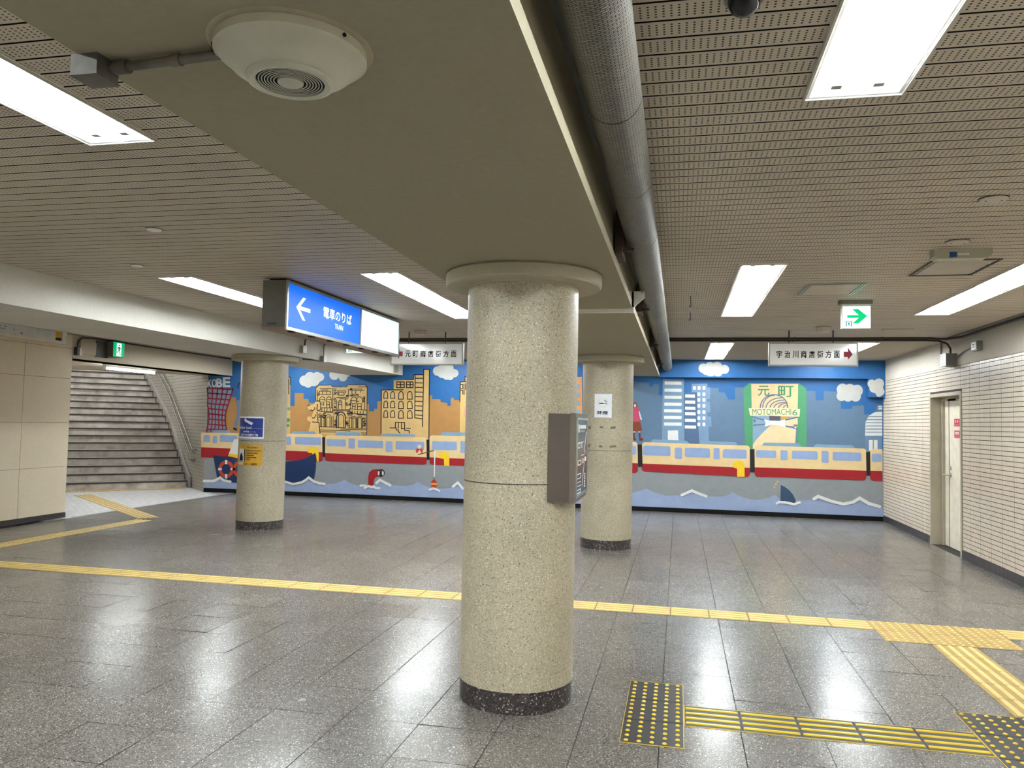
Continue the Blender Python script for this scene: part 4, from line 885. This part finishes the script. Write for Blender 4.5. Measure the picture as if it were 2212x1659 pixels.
# ------------------------------------------------------------------ duct along the beam
def duct_mat():
    n = NT('embossed_duct_wrap'); uv = n.new('ShaderNodeUVMap')
    b = n.new('ShaderNodeTexBrick'); n.link(uv.outputs[0], b.inputs['Vector']); b.inputs['Scale'].default_value = 1
    b.inputs['Brick Width'].default_value = .021; b.inputs['Row Height'].default_value = .0088; b.inputs['Mortar Size'].default_value = .0022; b.inputs['Mortar Smooth'].default_value = .8
    b.inputs['Color1'].default_value = (*L((150, 147, 138)), 1); b.inputs['Color2'].default_value = (*L((128, 125, 116)), 1); b.inputs['Mortar'].default_value = (*L((38, 36, 33)), 1)
    d = n.ramp(n.noise(2.5, 4), [(.3, (.72, .70, .68)), (.7, (1, 1, 1))])
    n.col(n.mix(1.0, b.outputs['Color'], d, 'MULTIPLY')); n.setp(.48, .35, .4)
    n.bump(n.math('SUBTRACT', 1.0, b.outputs['Fac']), .5, .002); return n.m
M_DUCT = duct_mat()
DX, DZc, DR = -.205, 2.503, .086
du = thing('duct', 'grey wrapped air duct running beside the centre beam', 'duct', (DX, 5, DZc))
rings_ = [YF, -4.7, -3.82, -2.94, -2.06, -1.18, -.3, .6, 1.48, 2.36, 3.18, 4.11, 4.99, 5.9, 6.8, 7.68, 8.56, 9.44, 10.3, 11.2, 12.1, 12.95, YB-.145]
nS = 28
for ya, yb in zip(rings_, rings_[1:]):
    me = MB(); v = [(DX+DR*math.cos(2*PI*k/nS), y, DZc+DR*math.sin(2*PI*k/nS)) for y in (ya+.003, yb-.003) for k in range(nS)]
    me.grid(v, [(k, nS+k, nS+(k+1)%nS, (k+1)%nS) for k in range(nS)], M_DUCT, True)
    o = part('duct_section', me, du); uvl = o.data.uv_layers.new(name='UVMap')
    for p in o.data.polygons:
        k = p.index
        for li, (kk, yy) in zip(p.loop_indices, ((k, ya), (k, yb), (k+1, yb), (k+1, ya))): uvl.data[li].uv = (kk*2*PI*DR/nS, yy)
for y in rings_[1:-1]: part('duct_band', MB().cyl((DX, y-.004, DZc), (DX, y+.004, DZc), DR-.002, M_DKCOND, 28), du)
M_RUST = paint((70, 56, 46), .7, 0, .2)
for y, lab in ((4.05, 'rusty brown duct bracket nearest, beside the centre beam'), (6.2, 'rusty duct bracket behind the white cover plate'), (9.0, 'rusty duct bracket above the far pillar'), (11.8, 'rusty duct bracket nearest the mural')):
    single('duct_bracket', MB().box(-.332, -.295, y-.03, y+.22, DZc-.12, DZc+.11, M_RUST).box(-.332, -.235, y+.0, y+.02, DZc-.106, DZc-.090, M_RUST), lab, 'bracket', (-.31, y+.1, DZc-.12), 'brackets under the duct')
t = thing('cover_plate', 'white trapezoid cover plate at the beam edge', 'cover plate', (-.30, 5.5, 2.32))
part('plate', MB().sweep([(-.350, 2.318), (-.318, 2.318), (-.243, 2.386), (-.243, 2.432), (-.350, 2.432)], (0, 5.50, 0), (1, 0, 0), (0, 0, 1), (0, .012, 0), M_WHITE).box(-.332, -.318, 5.5, 5.60, 2.32, 2.43, M_WHITE), t)
for x, z in ((-.262, 2.425), (-.338, 2.335)): part('screw', MB().cyl((x, 5.494, z), (x, 5.5, z), .004, M_DKCOND, 8), t)
single('trunking', MB().box(-1.36, -.335, 5.565, 5.597, SOF-.026, SOF, M_WHITE).box(-.345, -.32, 5.56, 5.602, SOF-.028, SOF+.02, M_WHITE), 'white cable trunking across the centre beam soffit', 'trunking', (-.85, 5.58, SOF))

# ------------------------------------------------------------------ round loudspeaker on the beam soffit
M_OLD = paint((104, 100, 92), .6, 0, .25)
M_SPK = paint((196, 196, 180), .35, 0, .04)
sx, sy = -.853, 1.558
sp = thing('ceiling_speaker', 'large round cream ceiling loudspeaker on the centre beam soffit', 'speaker', (sx, sy, SOF))
part('mount_ring', MB().lathe([(0, SOF), (.180, SOF), (.172, SOF-.003), (0, SOF-.003)], (sx, sy), plaster('cracked_plaster_ring', (186, 176, 150), .3), 40), sp, 'rough plaster ring')
part('dome', MB().lathe([(.160, SOF), (.162, SOF-.024), (.157, SOF-.028), (.150, SOF-.032), (.128, SOF-.052), (.100, SOF-.068), (.093, SOF-.071), (.080, SOF-.0715), (0, SOF-.0715)], (sx, sy), M_SPK, 56), sp)
part('rim_band', MB().lathe([(.161, SOF-.0005), (.1655, SOF-.004), (.1655, SOF-.022), (.160, SOF-.027)], (sx, sy), M_SPK, 56), sp)
part('grille_well', MB().lathe([(.0745, SOF-.0722), (0, SOF-.0722)], (sx, sy), M_BLACK, 48), sp, 'black grille opening')
zz = SOF-.077
part('grille_flange', MB().lathe([(.093, SOF-.070), (.0935, zz-.001), (.086, zz-.004), (.0745, zz-.001), (.0745, SOF-.0722)], (sx, sy), M_SPK, 56), sp)
for rr_ in (.0685, .062, .0555, .049, .0425, .036): part('grille_ring', MB().lathe([(rr_-.0012, zz+.001), (rr_-.0012, zz), (rr_+.0012, zz), (rr_+.0012, zz+.001)], (sx, sy), M_SPK, 48), sp)
part('centre_cap', MB().lathe([(.029, zz+.003), (.028, zz-.002), (.015, zz-.004), (0, zz-.004)], (sx, sy), M_SPK, 32), sp)
for a in (3.6, 5.9, 1.6): part('screw', MB().cyl((sx+.1645*math.cos(a), sy+.1645*math.sin(a), SOF-.012), (sx+.1685*math.cos(a), sy+.1685*math.sin(a), SOF-.012), .0045, M_BLACK, 8), sp)
q = onz(205, 148, SOF-.02)
jb = thing('junction_box', 'old metal junction box at the edge of the centre beam', 'junction box', (q.x, q.y, SOF))
part('box', MB().box(q.x-.035, q.x+.035, q.y-.035, q.y+.035, SOF-.045, SOF, M_OLD), jb)
part('lid', MB().box(q.x-.037, q.x+.037, q.y-.037, q.y+.037, SOF-.050, SOF-.045, M_OLD), jb)
e1 = onz(250, 147, SOF-.018); e2 = onz(490, 116, SOF-.018)
cd = thing('conduit', 'short painted conduit from the junction box to the speaker', 'conduit', (e1.x, e1.y, SOF))
part('pipe', MB().tube([e1-Vector((.02, 0, 0)), e1, e1.lerp(e2, .5), e2], .011, M_OLD, 10), cd)
part('coupling', MB().tube([e1, e1.lerp(e2, .12)], .016, M_OLD, 10), cd); part('coupling', MB().tube([e1.lerp(e2, .52), e1.lerp(e2, .60)], .014, M_OLD, 10), cd)
part('clip', MB().box(-.012, .012, -.02, .02, -.004, .018, M_DKCOND, Matrix.Translation(e1.lerp(e2, .95))), cd)

# ------------------------------------------------------------------ backlit train sign
X0, X1, ya, yb, za, zb_ = -3.30, -3.085, 5.70, 8.27, 2.20, 2.60
tr = thing('train_sign', 'long blue and white backlit sign for the train platform hanging from the ceiling', 'sign', (-3.19, 6.98, CZ))
M_SG = paint((112, 110, 104), .5)
part('case', MB().box(X0, X1-.012, ya, yb, za+.02, zb_, M_SG), tr)
part('hanger_shadow_gap', MB().box(X0+.03, X1-.05, ya+.05, yb-.05, zb_, CZ, M_BLACK), tr)  # black slab stands for the shadow gap between sign and ceiling
fr = MB(); ym = 7.185
for y0, y1, z0, z1 in ((ya, yb, zb_-.022, zb_), (ya, yb, za, za+.026), (ya, ya+.02, za+.026, zb_-.022), (yb-.02, yb, za+.026, zb_-.022), (ym-.014, ym+.014, za+.026, zb_-.022)): fr.box(X1-.012, X1+.004, y0, y1, z0, z1, M_STEEL)
part('frame', fr, tr, 'silver frame')
bp = MB().box(X1-.010, X1-.002, ya+.02, ym-.014, za+.026, zb_-.022, glow((0, 110, 236), 1.0))
fn = lambda u, v: (X1-.001, u, v); M_GW = glow((236, 246, 255), 1.3)
letter(bp, '電車のりば', fn, 6.36, 6.97, 2.385, 2.488, M_GW, .015); letter(bp, 'TRAIN', fn, 6.60, 6.78, 2.315, 2.362, M_GW, .01)
cy_, cz_ = 5.86, 2.405
bp.face([fn(*p) for p in ((cy_+.25, cz_+.016), (cy_+.25, cz_-.016), (cy_+.07, cz_-.016), (cy_+.165, cz_-.095), (cy_+.115, cz_-.095), (cy_, cz_), (cy_+.115, cz_+.095), (cy_+.165, cz_+.095), (cy_+.07, cz_+.016))], M_GW)
part('blue_panel', bp, tr, 'blue lit panel with white arrow and lettering')
part('white_panel', MB().box(X1-.010, X1-.002, ym+.014, yb-.02, za+.026, zb_-.022, glow((226, 246, 252), 1.15)), tr, 'blank white lit panel')
part('bottom_tray', MB().box(X0, X1-.012, ya, yb, za, za+.02, paint((150, 128, 112), .5, 0, .1)), tr)
part('maker_plate', MB().box(X0+.05, X0+.13, ya-.002, ya, za+.035, za+.058, paint((60, 84, 90), .4)), tr)
for i in range(7): part('clip', MB().box(X1-.05, X1-.01, ya+.12+i*.36, ya+.18+i*.36, za-.008, za, M_BLACK), tr)

# ------------------------------------------------------------------ hanging white signs
def hang(label, body, x0, x1, y, z0, z1, tx0, tx1, rods, arrow):
    t = thing('hanging_sign', label, 'sign', ((x0+x1)/2, y, CZ), 'white hanging direction signs')
    part('board', MB().box(x0, x1, y, y+.05, z0, z1, paint((228, 228, 226), .12, 0, .01)), t)
    f = MB()
    for a, b, c, d in ((x0-.003, x1+.003, z1-.012, z1+.003), (x0-.003, x1+.003, z0-.003, z0+.012), (x0-.003, x0+.012, z0+.012, z1-.012), (x1-.012, x1+.003, z0+.012, z1-.012)): f.box(a, b, y-.006, y+.056, c, d, M_CONDUIT)
    part('frame', f, t)
    p = MB(); fn = lambda u, v: (u, y-.0015, v)
    zc = (z0+z1)/2; n = len(body)
    for i, ch in enumerate(body):
        c = tx0+(tx1-tx0)*(i+.5)/n; w = (tx1-tx0)/n*.36; letter(p, ch, fn, c-w, c+w, zc-.042, zc+.042, M_BLACK, .02)
    p.face([fn(*q) for q in arrow(zc)], paint((150, 24, 52), .5)); part('lettering', p, t, 'black lettering and dark red arrow')
    for x in rods: part('rod', MB().cyl((x, y+.025, z1), (x, y+.025, CZ), .008, M_DKCOND, 8), t)
hang('white hanging sign with dark red right arrow near the right wall', '宇治川商店街方面', 1.015, 1.98, 9.45, 2.21, 2.475, 1.085, 1.80, (1.24, 1.72), lambda z: [(1.83, z+.03), (1.875, z+.03), (1.875, z+.075), (1.925, z), (1.875, z-.06), (1.875, z-.03), (1.83, z-.03)])
hang('white hanging sign with dark red left arrow between the blue sign and near pillar', '元町商店街方面', -3.63, -2.67, 9.45, 2.20, 2.475, -3.45, -2.74, (-3.40, -2.91), lambda z: [(-3.47, z+.03), (-3.515, z+.03), (-3.515, z+.065), (-3.565, z), (-3.515, z-.065), (-3.515, z-.03), (-3.47, z-.03)])

# ------------------------------------------------------------------ exit signs
M_EW = glow((226, 255, 246), 1.25); M_EG = glow((0, 214, 128), 1.0)
def exit_sign(label, x0, y, w, z0, z1, mirror=False):
    t = thing('exit_sign', label, 'exit sign', (x0+w/2, y, CZ), 'lit ceiling exit direction signs')
    part('mount', MB().box(x0-.018, x0+w+.012, y-.01, y+.10, z1, CZ, M_GREYP), t)
    part('case', MB().box(x0, x0+w, y+.01, y+.07, z0, z1, M_WHITE), t)
    p = MB().box(x0+.006, x0+w-.004, y+.004, y+.01, z0+.006, z1-.02, M_EW); fn = lambda u, v: (x0+w*u, y+.003, z0+(z1-z0)*v)
    ar = [(.18, .54), (.58, .54), (.36, .78), (.55, .80), (.87, .50), (.57, .20), (.36, .20), (.58, .43), (.18, .43)]
    p.face([fn(*q) for q in ar][::-1], M_EG)
    for a, b, c, d in ((.13, .16, .08, .30), (.31, .34, .08, .30), (.13, .34, .28, .30)): p.box(x0+w*a, x0+w*b, y+.002, y+.0035, z0+(z1-z0)*c, z0+(z1-z0)*d, paint((60, 150, 150), .5))
    p.face([fn(*q) for q in ((.20, .10), (.22, .16), (.20, .22), (.24, .25), (.28, .22), (.25, .17), (.29, .10), (.26, .10), (.24, .15), (.22, .10))], paint((60, 150, 150), .5))
    part('lit_panel', p, t, 'white lit panel with green arrow')
exit_sign('lit white exit sign with green arrow right of the duct', 1.385, 7.22, .235, 2.372, 2.585)
exit_sign('lit white exit sign peeping out below the blue train sign', -4.40, 9.78, .235, 2.372, 2.585)
t = thing('exit_sign', 'small green running man exit sign on the stair lintel', 'exit sign', (XL+.07, 10.45, 2.37))
part('case', MB().box(XL+.02, XL+.13, 10.33, 10.575, 2.365, 2.595, M_GREYP), t)
p = MB().box(XL+.13, XL+.136, 10.335, 10.57, 2.37, 2.59, glow((0, 190, 120), .9)); fn = lambda u, v: (XL+.1368, 10.335+.235*u, 2.37+.22*v)
p.face([fn(*q) for q in ((.28, .05), (.72, .05), (.72, .95), (.28, .95))], M_EW)
fn = lambda u, v: (XL+.1374, 10.335+.235*u, 2.37+.22*v); G2 = glow((0, 130, 84), .5)
p.face([fn(.5+.06*math.cos(a*PI/6), .80+.06*math.sin(a*PI/6)) for a in range(12)], G2)
for q in ([(.42, .70), (.56, .70), (.58, .45), (.46, .42)], [(.44, .69), (.34, .60), (.34, .48), (.38, .48), (.39, .57), (.46, .62)], [(.55, .68), (.68, .58), (.66, .54), (.54, .60)], [(.47, .44), (.42, .30), (.30, .28), (.30, .33), (.38, .35), (.42, .46)], [(.54, .46), (.62, .28), (.66, .10), (.61, .10), (.56, .27), (.49, .42)]): p.face([fn(*k) for k in q], G2)
part('lit_panel', p, t, 'green lit panel with running figure')

# ------------------------------------------------------------------ shutter housing on the left wall
M_SHUT = paint((222, 223, 221), .35, 0, .06)
t = thing('shutter_box', 'silver shutter housing with hazard tape high on the left wall', 'shutter', (XL+.07, 8.3, 2.46))
part('housing', MB().box(XL+.001, XL+.14, 5.6, 9.30, 2.485, CZ, M_SHUT), t)
part('bottom_rail', MB().box(XL+.02, XL+.155, 5.6, 9.30, 2.465, 2.492, paint((232, 222, 204), .4)), t)
part('end_cap', MB().box(XL+.001, XL+.16, 9.30, 9.37, 2.46, CZ, M_WHITE), t)
hz = MB(); 
for c, pts in (((226, 168, 40), [(9.19, 2.53), (9.19, 2.61), (9.29, 2.61), (9.29, 2.535)]), ((30, 26, 30), [(9.19, 2.53), (9.29, 2.50), (9.29, 2.535)]), ((30, 26, 30), [(9.19, 2.49), (9.19, 2.53), (9.29, 2.505), (9.29, 2.49)])): hz.face([(XL+.142, a, b) for a, b in pts], paint(c, .5))
part('hazard_tape', hz, t, 'yellow and black hazard tape')
mk = MB()
for y, z, a, b in ((8.28, 2.585, .05, .006), (8.36, 2.585, .02, .012), (8.32, 2.555, .09, .006), (8.50, 2.56, .012, .012), (8.62, 2.525, .03, .012)): mk.box(XL+.14, XL+.1405, y-a/2, y+a/2, z-b/2, z+b/2, M_DKCOND)
part('marks', mk, t)

# ------------------------------------------------------------------ conduits, boxes and small fittings
t = thing('conduit', 'upper of two dark conduits crossing the ceiling by the mural', 'conduit', (1.4, 10.17, CZ))
part('pipe', MB().tube([(-.33, 10.17, CZ-.016), (2.95, 10.17, CZ-.016), (3.06, 10.15, CZ-.028), (3.10, 10.10, CZ-.032), (3.2, 9.9, CZ-.032), (3.22, 9.3, CZ-.02), (3.22, 6.0, CZ-.02)], .013, M_DKCOND), t)
for x in (.4, 1.4, 2.4): part('saddle', MB().box(x-.008, x+.008, 10.145, 10.195, CZ-.032, CZ-.0015, M_DKCOND), t)
t = thing('conduit', 'lower of two dark conduits, bending down to the grey box', 'conduit', (1.4, 10.40, CZ))
part('pipe', MB().tube([(-.33, 10.40, CZ-.016), (2.95, 10.40, CZ-.016), (3.10, 10.40, CZ-.022), (3.20, 10.40, CZ-.06), (3.235, 10.40, CZ-.12), (3.235, 10.40, 2.43)], .013, M_DKCOND), t)
for x in (.4, 1.4, 2.4): part('saddle', MB().box(x-.008, x+.008, 10.375, 10.425, CZ-.032, CZ-.0015, M_DKCOND), t)
for y, lab in ((10.17, 'upper dark conduit crossing the left bay ceiling by the mural'), (10.40, 'lower dark conduit crossing the left bay ceiling by the mural')):
    single('conduit', MB().tube([(-5.04, y, CZ-.016), (-1.37, y, CZ-.016)], .013, M_DKCOND), lab, 'conduit', (-3.2, y, CZ))
single('conduit', MB().tube([(3.262, 10.85, CZ-.002), (3.262, 10.84, 2.42), (3.262, 10.80, 2.345), (3.262, 10.70, 2.325), (3.262, 10.53, 2.325)], .013, M_CONDUIT), 'grey conduit dropping from the ceiling into the grey box', 'conduit', (3.262, 10.8, 2.5))
single('conduit', MB().tube([(3.262, 10.30, 2.40), (3.262, 10.18, 2.405), (3.262, 10.02, 2.44), (3.262, 9.88, 2.455), (3.262, 9.68, 2.46)], .012, M_CONDUIT), 'wavy grey conduit between the grey box and the wall socket', 'conduit', (3.262, 10, 2.42))
t = thing('junction_box', 'grey steel pull box at the top of the right wall', 'junction box', (3.22, 10.41, 2.29))
part('box', MB().box(3.165, XR, 10.31, 10.52, 2.285, 2.435, M_GREYP), t); part('lid', MB().box(3.155, 3.166, 10.305, 10.525, 2.28, 2.44, M_CONDUIT), t)
t = thing('wall_socket', 'white socket on a small grey box on the right wall', 'socket', (3.25, 9.6, 2.42))
part('box', MB().box(3.225, XR, 9.50, 9.66, 2.40, 2.505, M_GREYP), t); part('face_plate', MB().box(3.215, 3.226, 9.515, 9.645, 2.41, 2.495, M_WHITE).box(3.213, 3.216, 9.55, 9.61, 2.435, 2.445, M_DKCOND).box(3.213, 3.216, 9.55, 9.61, 2.46, 2.47, M_DKCOND), t)
# fittings on the left beam
t = thing('junction_box', 'small grey box with a cable on the left beam side', 'junction box', (-5.03, 9.77, 2.38))
part('box', MB().box(-5.05, -4.995, 9.72, 9.83, 2.375, 2.475, M_CONDUIT), t); part('cable', MB().tube([(-5.02, 9.80, 2.475), (-5.02, 9.82, 2.54), (-5.02, 9.85, CZ)], .012, M_DKCOND), t)
t = thing('junction_box', 'grey box with bent conduit lower on the left beam', 'junction box', (-5.03, 10.33, 2.30))
part('box', MB().box(-5.0495, -4.99, 10.35, 10.45, 2.30, 2.385, M_CONDUIT), t); part('conduit', MB().tube([(-5.02, 10.40, 2.385), (-5.02, 10.40, 2.52), (-5.02, 10.44, 2.58), (-5.02, 10.52, CZ-.002)], .013, M_CONDUIT), t); part('low_conduit', MB().tube([(-5.02, 10.36, 2.306), (-5.04, 10.0, 2.304), (-5.12, 9.95, 2.306)], .010, M_DKCOND), t)
t = thing('junction_box', 'small grey box at the far end of the left beam', 'junction box', (-5.03, 13.4, 2.40))
part('box', MB().box(-5.05, -5.0, 13.30, 13.42, 2.35, 2.47, M_CONDUIT), t); part('cable', MB().tube([(-5.02, 13.36, 2.47), (-5.02, 13.36, CZ)], .010, M_DKCOND), t)
t = thing('junction_box', 'dark box with conduit at the left end of the stair lintel', 'junction box', (XL+.04, 9.73, 2.33))
part('box', MB().box(XL+.0005, XL+.06, 9.69, 9.735, 2.33, 2.45, M_DKCOND).box(XL+.0005, XL+.06, 9.74, 9.785, 2.33, 2.44, M_CONDUIT), t); part('conduit', MB().tube([(XL+.03, 9.72, 2.45), (XL+.03, 9.74, 2.54), (XL+.03, 9.80, 2.59), (XL+.03, 10.0, 2.607), (XL+.03, 12.5, 2.606), (XL+.03, 13.7, 2.606)], .011, M_DKCOND), t)
# ceiling fittings
M_DET = paint((200, 192, 178), .45)
def det(name, label, cat, x, y, r, h, group=None, m=M_DET):
    t = thing(name, label, cat, (x, y, CZ), group)
    part('body', MB().lathe([(r, CZ), (r, CZ-h*.6), (r*.92, CZ-h), (0, CZ-h)], (x, y), m, 28), t)
    part('base', MB().lathe([(0, CZ-.001), (r*1.06, CZ-.001), (r*1.06, CZ-.004), (r, CZ-.004)], (x, y), M_DKCOND, 28), t); return t
det('ceiling_disc', 'small white round disc on the left bay ceiling, nearer', 'ceiling disc', -3.12, 4.11, .045, .010, None, M_WHITE)
det('ceiling_disc', 'small white round disc on the left bay ceiling, farther', 'ceiling disc', -4.01, 5.11, .045, .010, None, M_WHITE)
for x, y, lab in ((1.47, 4.10, 'round blank plate on the right ceiling, nearer'), (1.60, 5.01, 'round blank plate on the right ceiling behind the long white unit')):
    t = det('blank_plate', lab, 'blank plate', x, y, .062, .012)
    for s_ in (-.035, .035): part('screw', MB().cyl((x+s_, y, CZ-.0135), (x+s_, y, CZ-.0115), .005, M_DKCOND, 8), t)
det('smoke_detector', 'round smoke detector above the right hanging sign', 'detector', 1.56, 9.15, .075, .055)
det('smoke_detector', 'round smoke detector above the left hanging sign', 'detector', -3.19, 9.30, .075, .055)
t = thing('dome_camera', 'dark glass dome camera at the top edge of the ceiling', 'camera', (.155, 2.06, CZ))
part('base', MB().lathe([(0, CZ), (.05, CZ), (.05, CZ-.012), (.042, CZ-.014)], (.155, 2.06), M_GREYP, 28), t)
part('dome', MB().lathe([(.042*math.cos(a*PI/16), CZ-.012-.042*math.sin(a*PI/16)) for a in range(9)], (.155, 2.06), paint((40, 40, 42), .08), 28), t)
t = thing('guidance_unit', 'long pale grey ceiling unit with a blue label', 'ceiling unit', (1.70, 5.27, CZ))
part('body', MB().sweep([(-.165, 0), (.165, 0), (.165, -.035), (.135, -.058), (-.145, -.058), (-.165, -.045)], (1.70, 5.225, CZ), (1, 0, 0), (0, 0, 1), (0, .09, 0), paint((186, 188, 168), .4)), t)
part('blue_label', MB().box(1.625, 1.665, 5.223, 5.225, CZ-.05, CZ-.018, paint((40, 84, 150), .5)), t); part('white_label', MB().box(1.67, 1.735, 5.223, 5.225, CZ-.038, CZ-.028, M_WHITE), t)
t = thing('access_panel', 'pale square access panel beside the long ceiling unit', 'access panel', (1.83, 5.83, CZ))
part('panel', MB().box(1.66, 2.0, 5.58, 6.06, CZ-.006, CZ-.001, paint((176, 168, 156), .5)), t)
f = MB()
for a, b, c, d in ((1.62, 2.04, 5.545, 5.56), (1.62, 2.04, 6.08, 6.095), (1.62, 1.635, 5.56, 6.08), (2.025, 2.04, 5.56, 6.08)): f.box(a, b, c, d, CZ-.007, CZ-.001, M_DKCOND)
part('frame', f, t)
t = thing('access_panel', 'slatted access panel with bright metal edges near the green arrow', 'access panel', (1.19, 6.65, CZ))
part('panel', MB().box(1.01, 1.37, 6.43, 6.87, CZ-.005, CZ-.001, M_SLAT), t)
f = MB()
for a, b, c, d in ((.975, .985, 6.40, 6.90), (.995, 1.005, 6.40, 6.90), (1.375, 1.385, 6.40, 6.90), (1.395, 1.405, 6.40, 6.90), (.975, 1.405, 6.389, 6.399)): f.box(a, b, c, d, CZ-.008, CZ-.001, M_STEEL)
part('frame', f, t)
t = thing('ceiling_strip', 'narrow pale ceiling strip right of the smoke detector', 'ceiling strip', (2.38, 9.37, CZ))
part('strip', MB().box(2.22, 2.54, 9.34, 9.41, CZ-.012, CZ-.001, paint((190, 178, 160), .5)), t)
for x in (2.235, 2.525): part('screw', MB().cyl((x, 9.375, CZ-.0135), (x, 9.375, CZ-.0115), .006, M_DKCOND, 8), t)
single('ceiling_hook', MB().tube([(.09, 6.9, CZ), (.092, 6.9, CZ-.05), (.095, 6.905, CZ-.085), (.085, 6.91, CZ-.095), (.08, 6.91, CZ-.08)], .004, M_DKCOND, 6), 'small dark wire hook under the ceiling right of the duct, nearer', 'hook', (.09, 6.9, CZ), 'wire hooks under the ceiling')
single('ceiling_hook', MB().tube([(.10, 7.9, CZ), (.102, 7.9, CZ-.04), (.105, 7.905, CZ-.07), (.095, 7.91, CZ-.08), (.09, 7.91, CZ-.065)], .004, M_DKCOND, 6), 'small dark wire hook under the ceiling right of the duct, farther', 'hook', (.10, 7.9, CZ), 'wire hooks under the ceiling')

# ------------------------------------------------------------------ tactile paving
STUD = {}; BAR = {}
def stud_mesh(m, r=.0115):
    if m not in STUD: STUD[m] = MB().lathe([(r, 0), (r*.72, .004), (r*.4, .0052), (0, .0055)], (0, 0), m, 10).mesh('stud')
    return STUD[m]
def bar_mesh(m, l):
    k = (m, round(l, 3))
    if k not in BAR:
        b = MB(); w = .0145 if m is M_YBAR else .0115
        b.grid([(-l/2, -w, 0), (l/2, -w, 0), (l/2, w, 0), (-l/2, w, 0), (-l/2+.005, -w+.0045, .0045), (l/2-.005, -w+.0045, .0045), (l/2-.005, w-.0045, .0045), (-l/2+.005, w-.0045, .0045)], [(4, 5, 6, 7), (0, 1, 5, 4), (1, 2, 6, 5), (2, 3, 7, 6), (3, 0, 4, 7)], m); BAR[k] = b.mesh('bar')
    return BAR[k]
PLATE = {}
def plate_mesh(lx, ly, m, edge):
    k = (round(lx, 3), round(ly, 3), m)
    if k not in PLATE:
        b = MB(); b.box(-lx/2, lx/2, -ly/2, ly/2, .0003, .0016, edge); b.box(-lx/2+.003, lx/2-.003, -ly/2+.003, ly/2-.003, .0014, .0022, m); PLATE[k] = b.mesh('tactile_tile')
    return PLATE[k]
def tactile(label, cx, cy, ang, nu, nv, tile, kind, m, mb_, edge, fine=True, skip=None):
    """nu x nv tiles around (cx,cy); bars run along the local u axis"""
    t = thing('tactile_paving', label, 'tactile paving', (cx, cy, 0), None)
    t.rotation_euler = (0, 0, ang); tu, tv = tile
    for i in range(nu):
        for j in range(nv):
            if skip and (i, j) in skip: continue
            p = ob('tactile_tile', plate_mesh(tu-.002, tv-.002, m, edge), t, ((i-(nu-1)/2)*tu, (j-(nv-1)/2)*tv, 0))
            if kind == 'bar':
                pos = [(0, (q-1.5)*tv/4.3) for q in range(4)]; me = bar_mesh(mb_, tu-.014)
            else:
                pos = [((a-2)*tu/5, (b-2)*tv/5) for a in range(5) for b in range(5)]; me = stud_mesh(mb_)
            if fine:
                for x, y in pos: ob('bar' if kind == 'bar' else 'stud', me, p, (x, y, .0022))
            else:
                v, fa = [], []
                for x, y in pos:
                    b0 = len(v); v += [(q.co.x+x, q.co.y+y, q.co.z+.0022) for q in me.vertices]; fa += [tuple(b0+w for w in pl.vertices) for pl in me.polygons]
                k = (kind, m, round(tu, 3), round(tv, 3))
                if k not in PLATE:
                    g = MB(); g.grid(v, fa, mb_); PLATE[k] = g.mesh('raised_bars' if kind == 'bar' else 'raised_studs')
                ob('raised_bars' if kind == 'bar' else 'raised_studs', PLATE[k], p)['kind'] = 'stuff'
    if edge is DE:
        a, b = nu*tu/2, nv*tv/2; f = MB()
        for x0, x1, y0, y1 in ((-a, a, b-.003, b), (-a, a, -b, -b+.003), (-a, -a+.003, -b+.003, b-.003), (a-.003, a, -b+.003, b-.003)): f.box(x0, x1, y0, y1, .0004, .0026, M_GOLD)
        ob('border', f.mesh('border'), t)['label'] = 'thin gold border'
    return t
YE, DE = paint((140, 116, 70), .7), paint((26, 24, 24), .6)
tactile('long yellow tactile guide line crossing the floor behind the near pillar', 1.45-4.95, 6.495, 0, 33, 1, (.30, .29), 'bar', M_YEL, M_YBAR, YE, True)
tactile('yellow dotted tactile pad near the right wall', 1.90, 6.345, 0, 3, 2, (.30, .295), 'stud', M_YEL, M_YBAR, YE, True)
tactile('short yellow tactile line from the dotted pad to the right wall', 2.35+.45, 6.495, 0, 3, 1, (.30, .29), 'bar', M_YEL, M_YBAR, YE, False)
tactile('yellow tactile line between the yellow and dark dotted pads', 1.89, 5.35, PI/2, 5, 1, (.276, .29), 'bar', M_YEL, M_YBAR, YE, True)
tactile('dark dotted tactile pad with gold studs at the lower right corner', 1.90, 4.20, 0, 3, 3, (.30, .30), 'stud', M_BPLATE, M_GOLD, DE, True)
tactile('dark tactile guide line with gold bars between the two dark pads', .745, 4.21, 0, 5, 1, (.281, .29), 'bar', M_BPLATE, M_GOLD, DE, True)
tactile('dark dotted tactile pad with gold studs right of the near pillar', -.11, 4.238, 0, 1, 3, (.30, .302), 'stud', M_BPLATE, M_GOLD, DE, True)
tactile('yellow tactile line along the left panel wall', -7.385, 8.28, PI/2, 11, 1, (.275, .29), 'bar', M_YEL, M_YBAR, YE, False)
a_ = math.atan2(.59, -.807)
q0 = Vector((-7.46, 9.99, 0)); q1 = Vector((-10.62, 12.36, 0)); n_ = 13
d_ = (q1-q0).normalized(); qc = (q0+q1)/2
tactile('tactile line slanting from the floor strip to the stairs', qc.x, qc.y, math.atan2(d_.y, d_.x), n_, 1, ((q1-q0).length/n_, .30), 'bar', M_YEL, M_YBAR, YE, False)
qc = AB(2.3, 16.92)
tactile('yellow dotted tactile strip at the foot of the stairs', qc.x, qc.y, math.atan2(SA.y, SA.x), 9, 1, (.30, .29), 'stud', M_YEL, M_YBAR, YE, False)
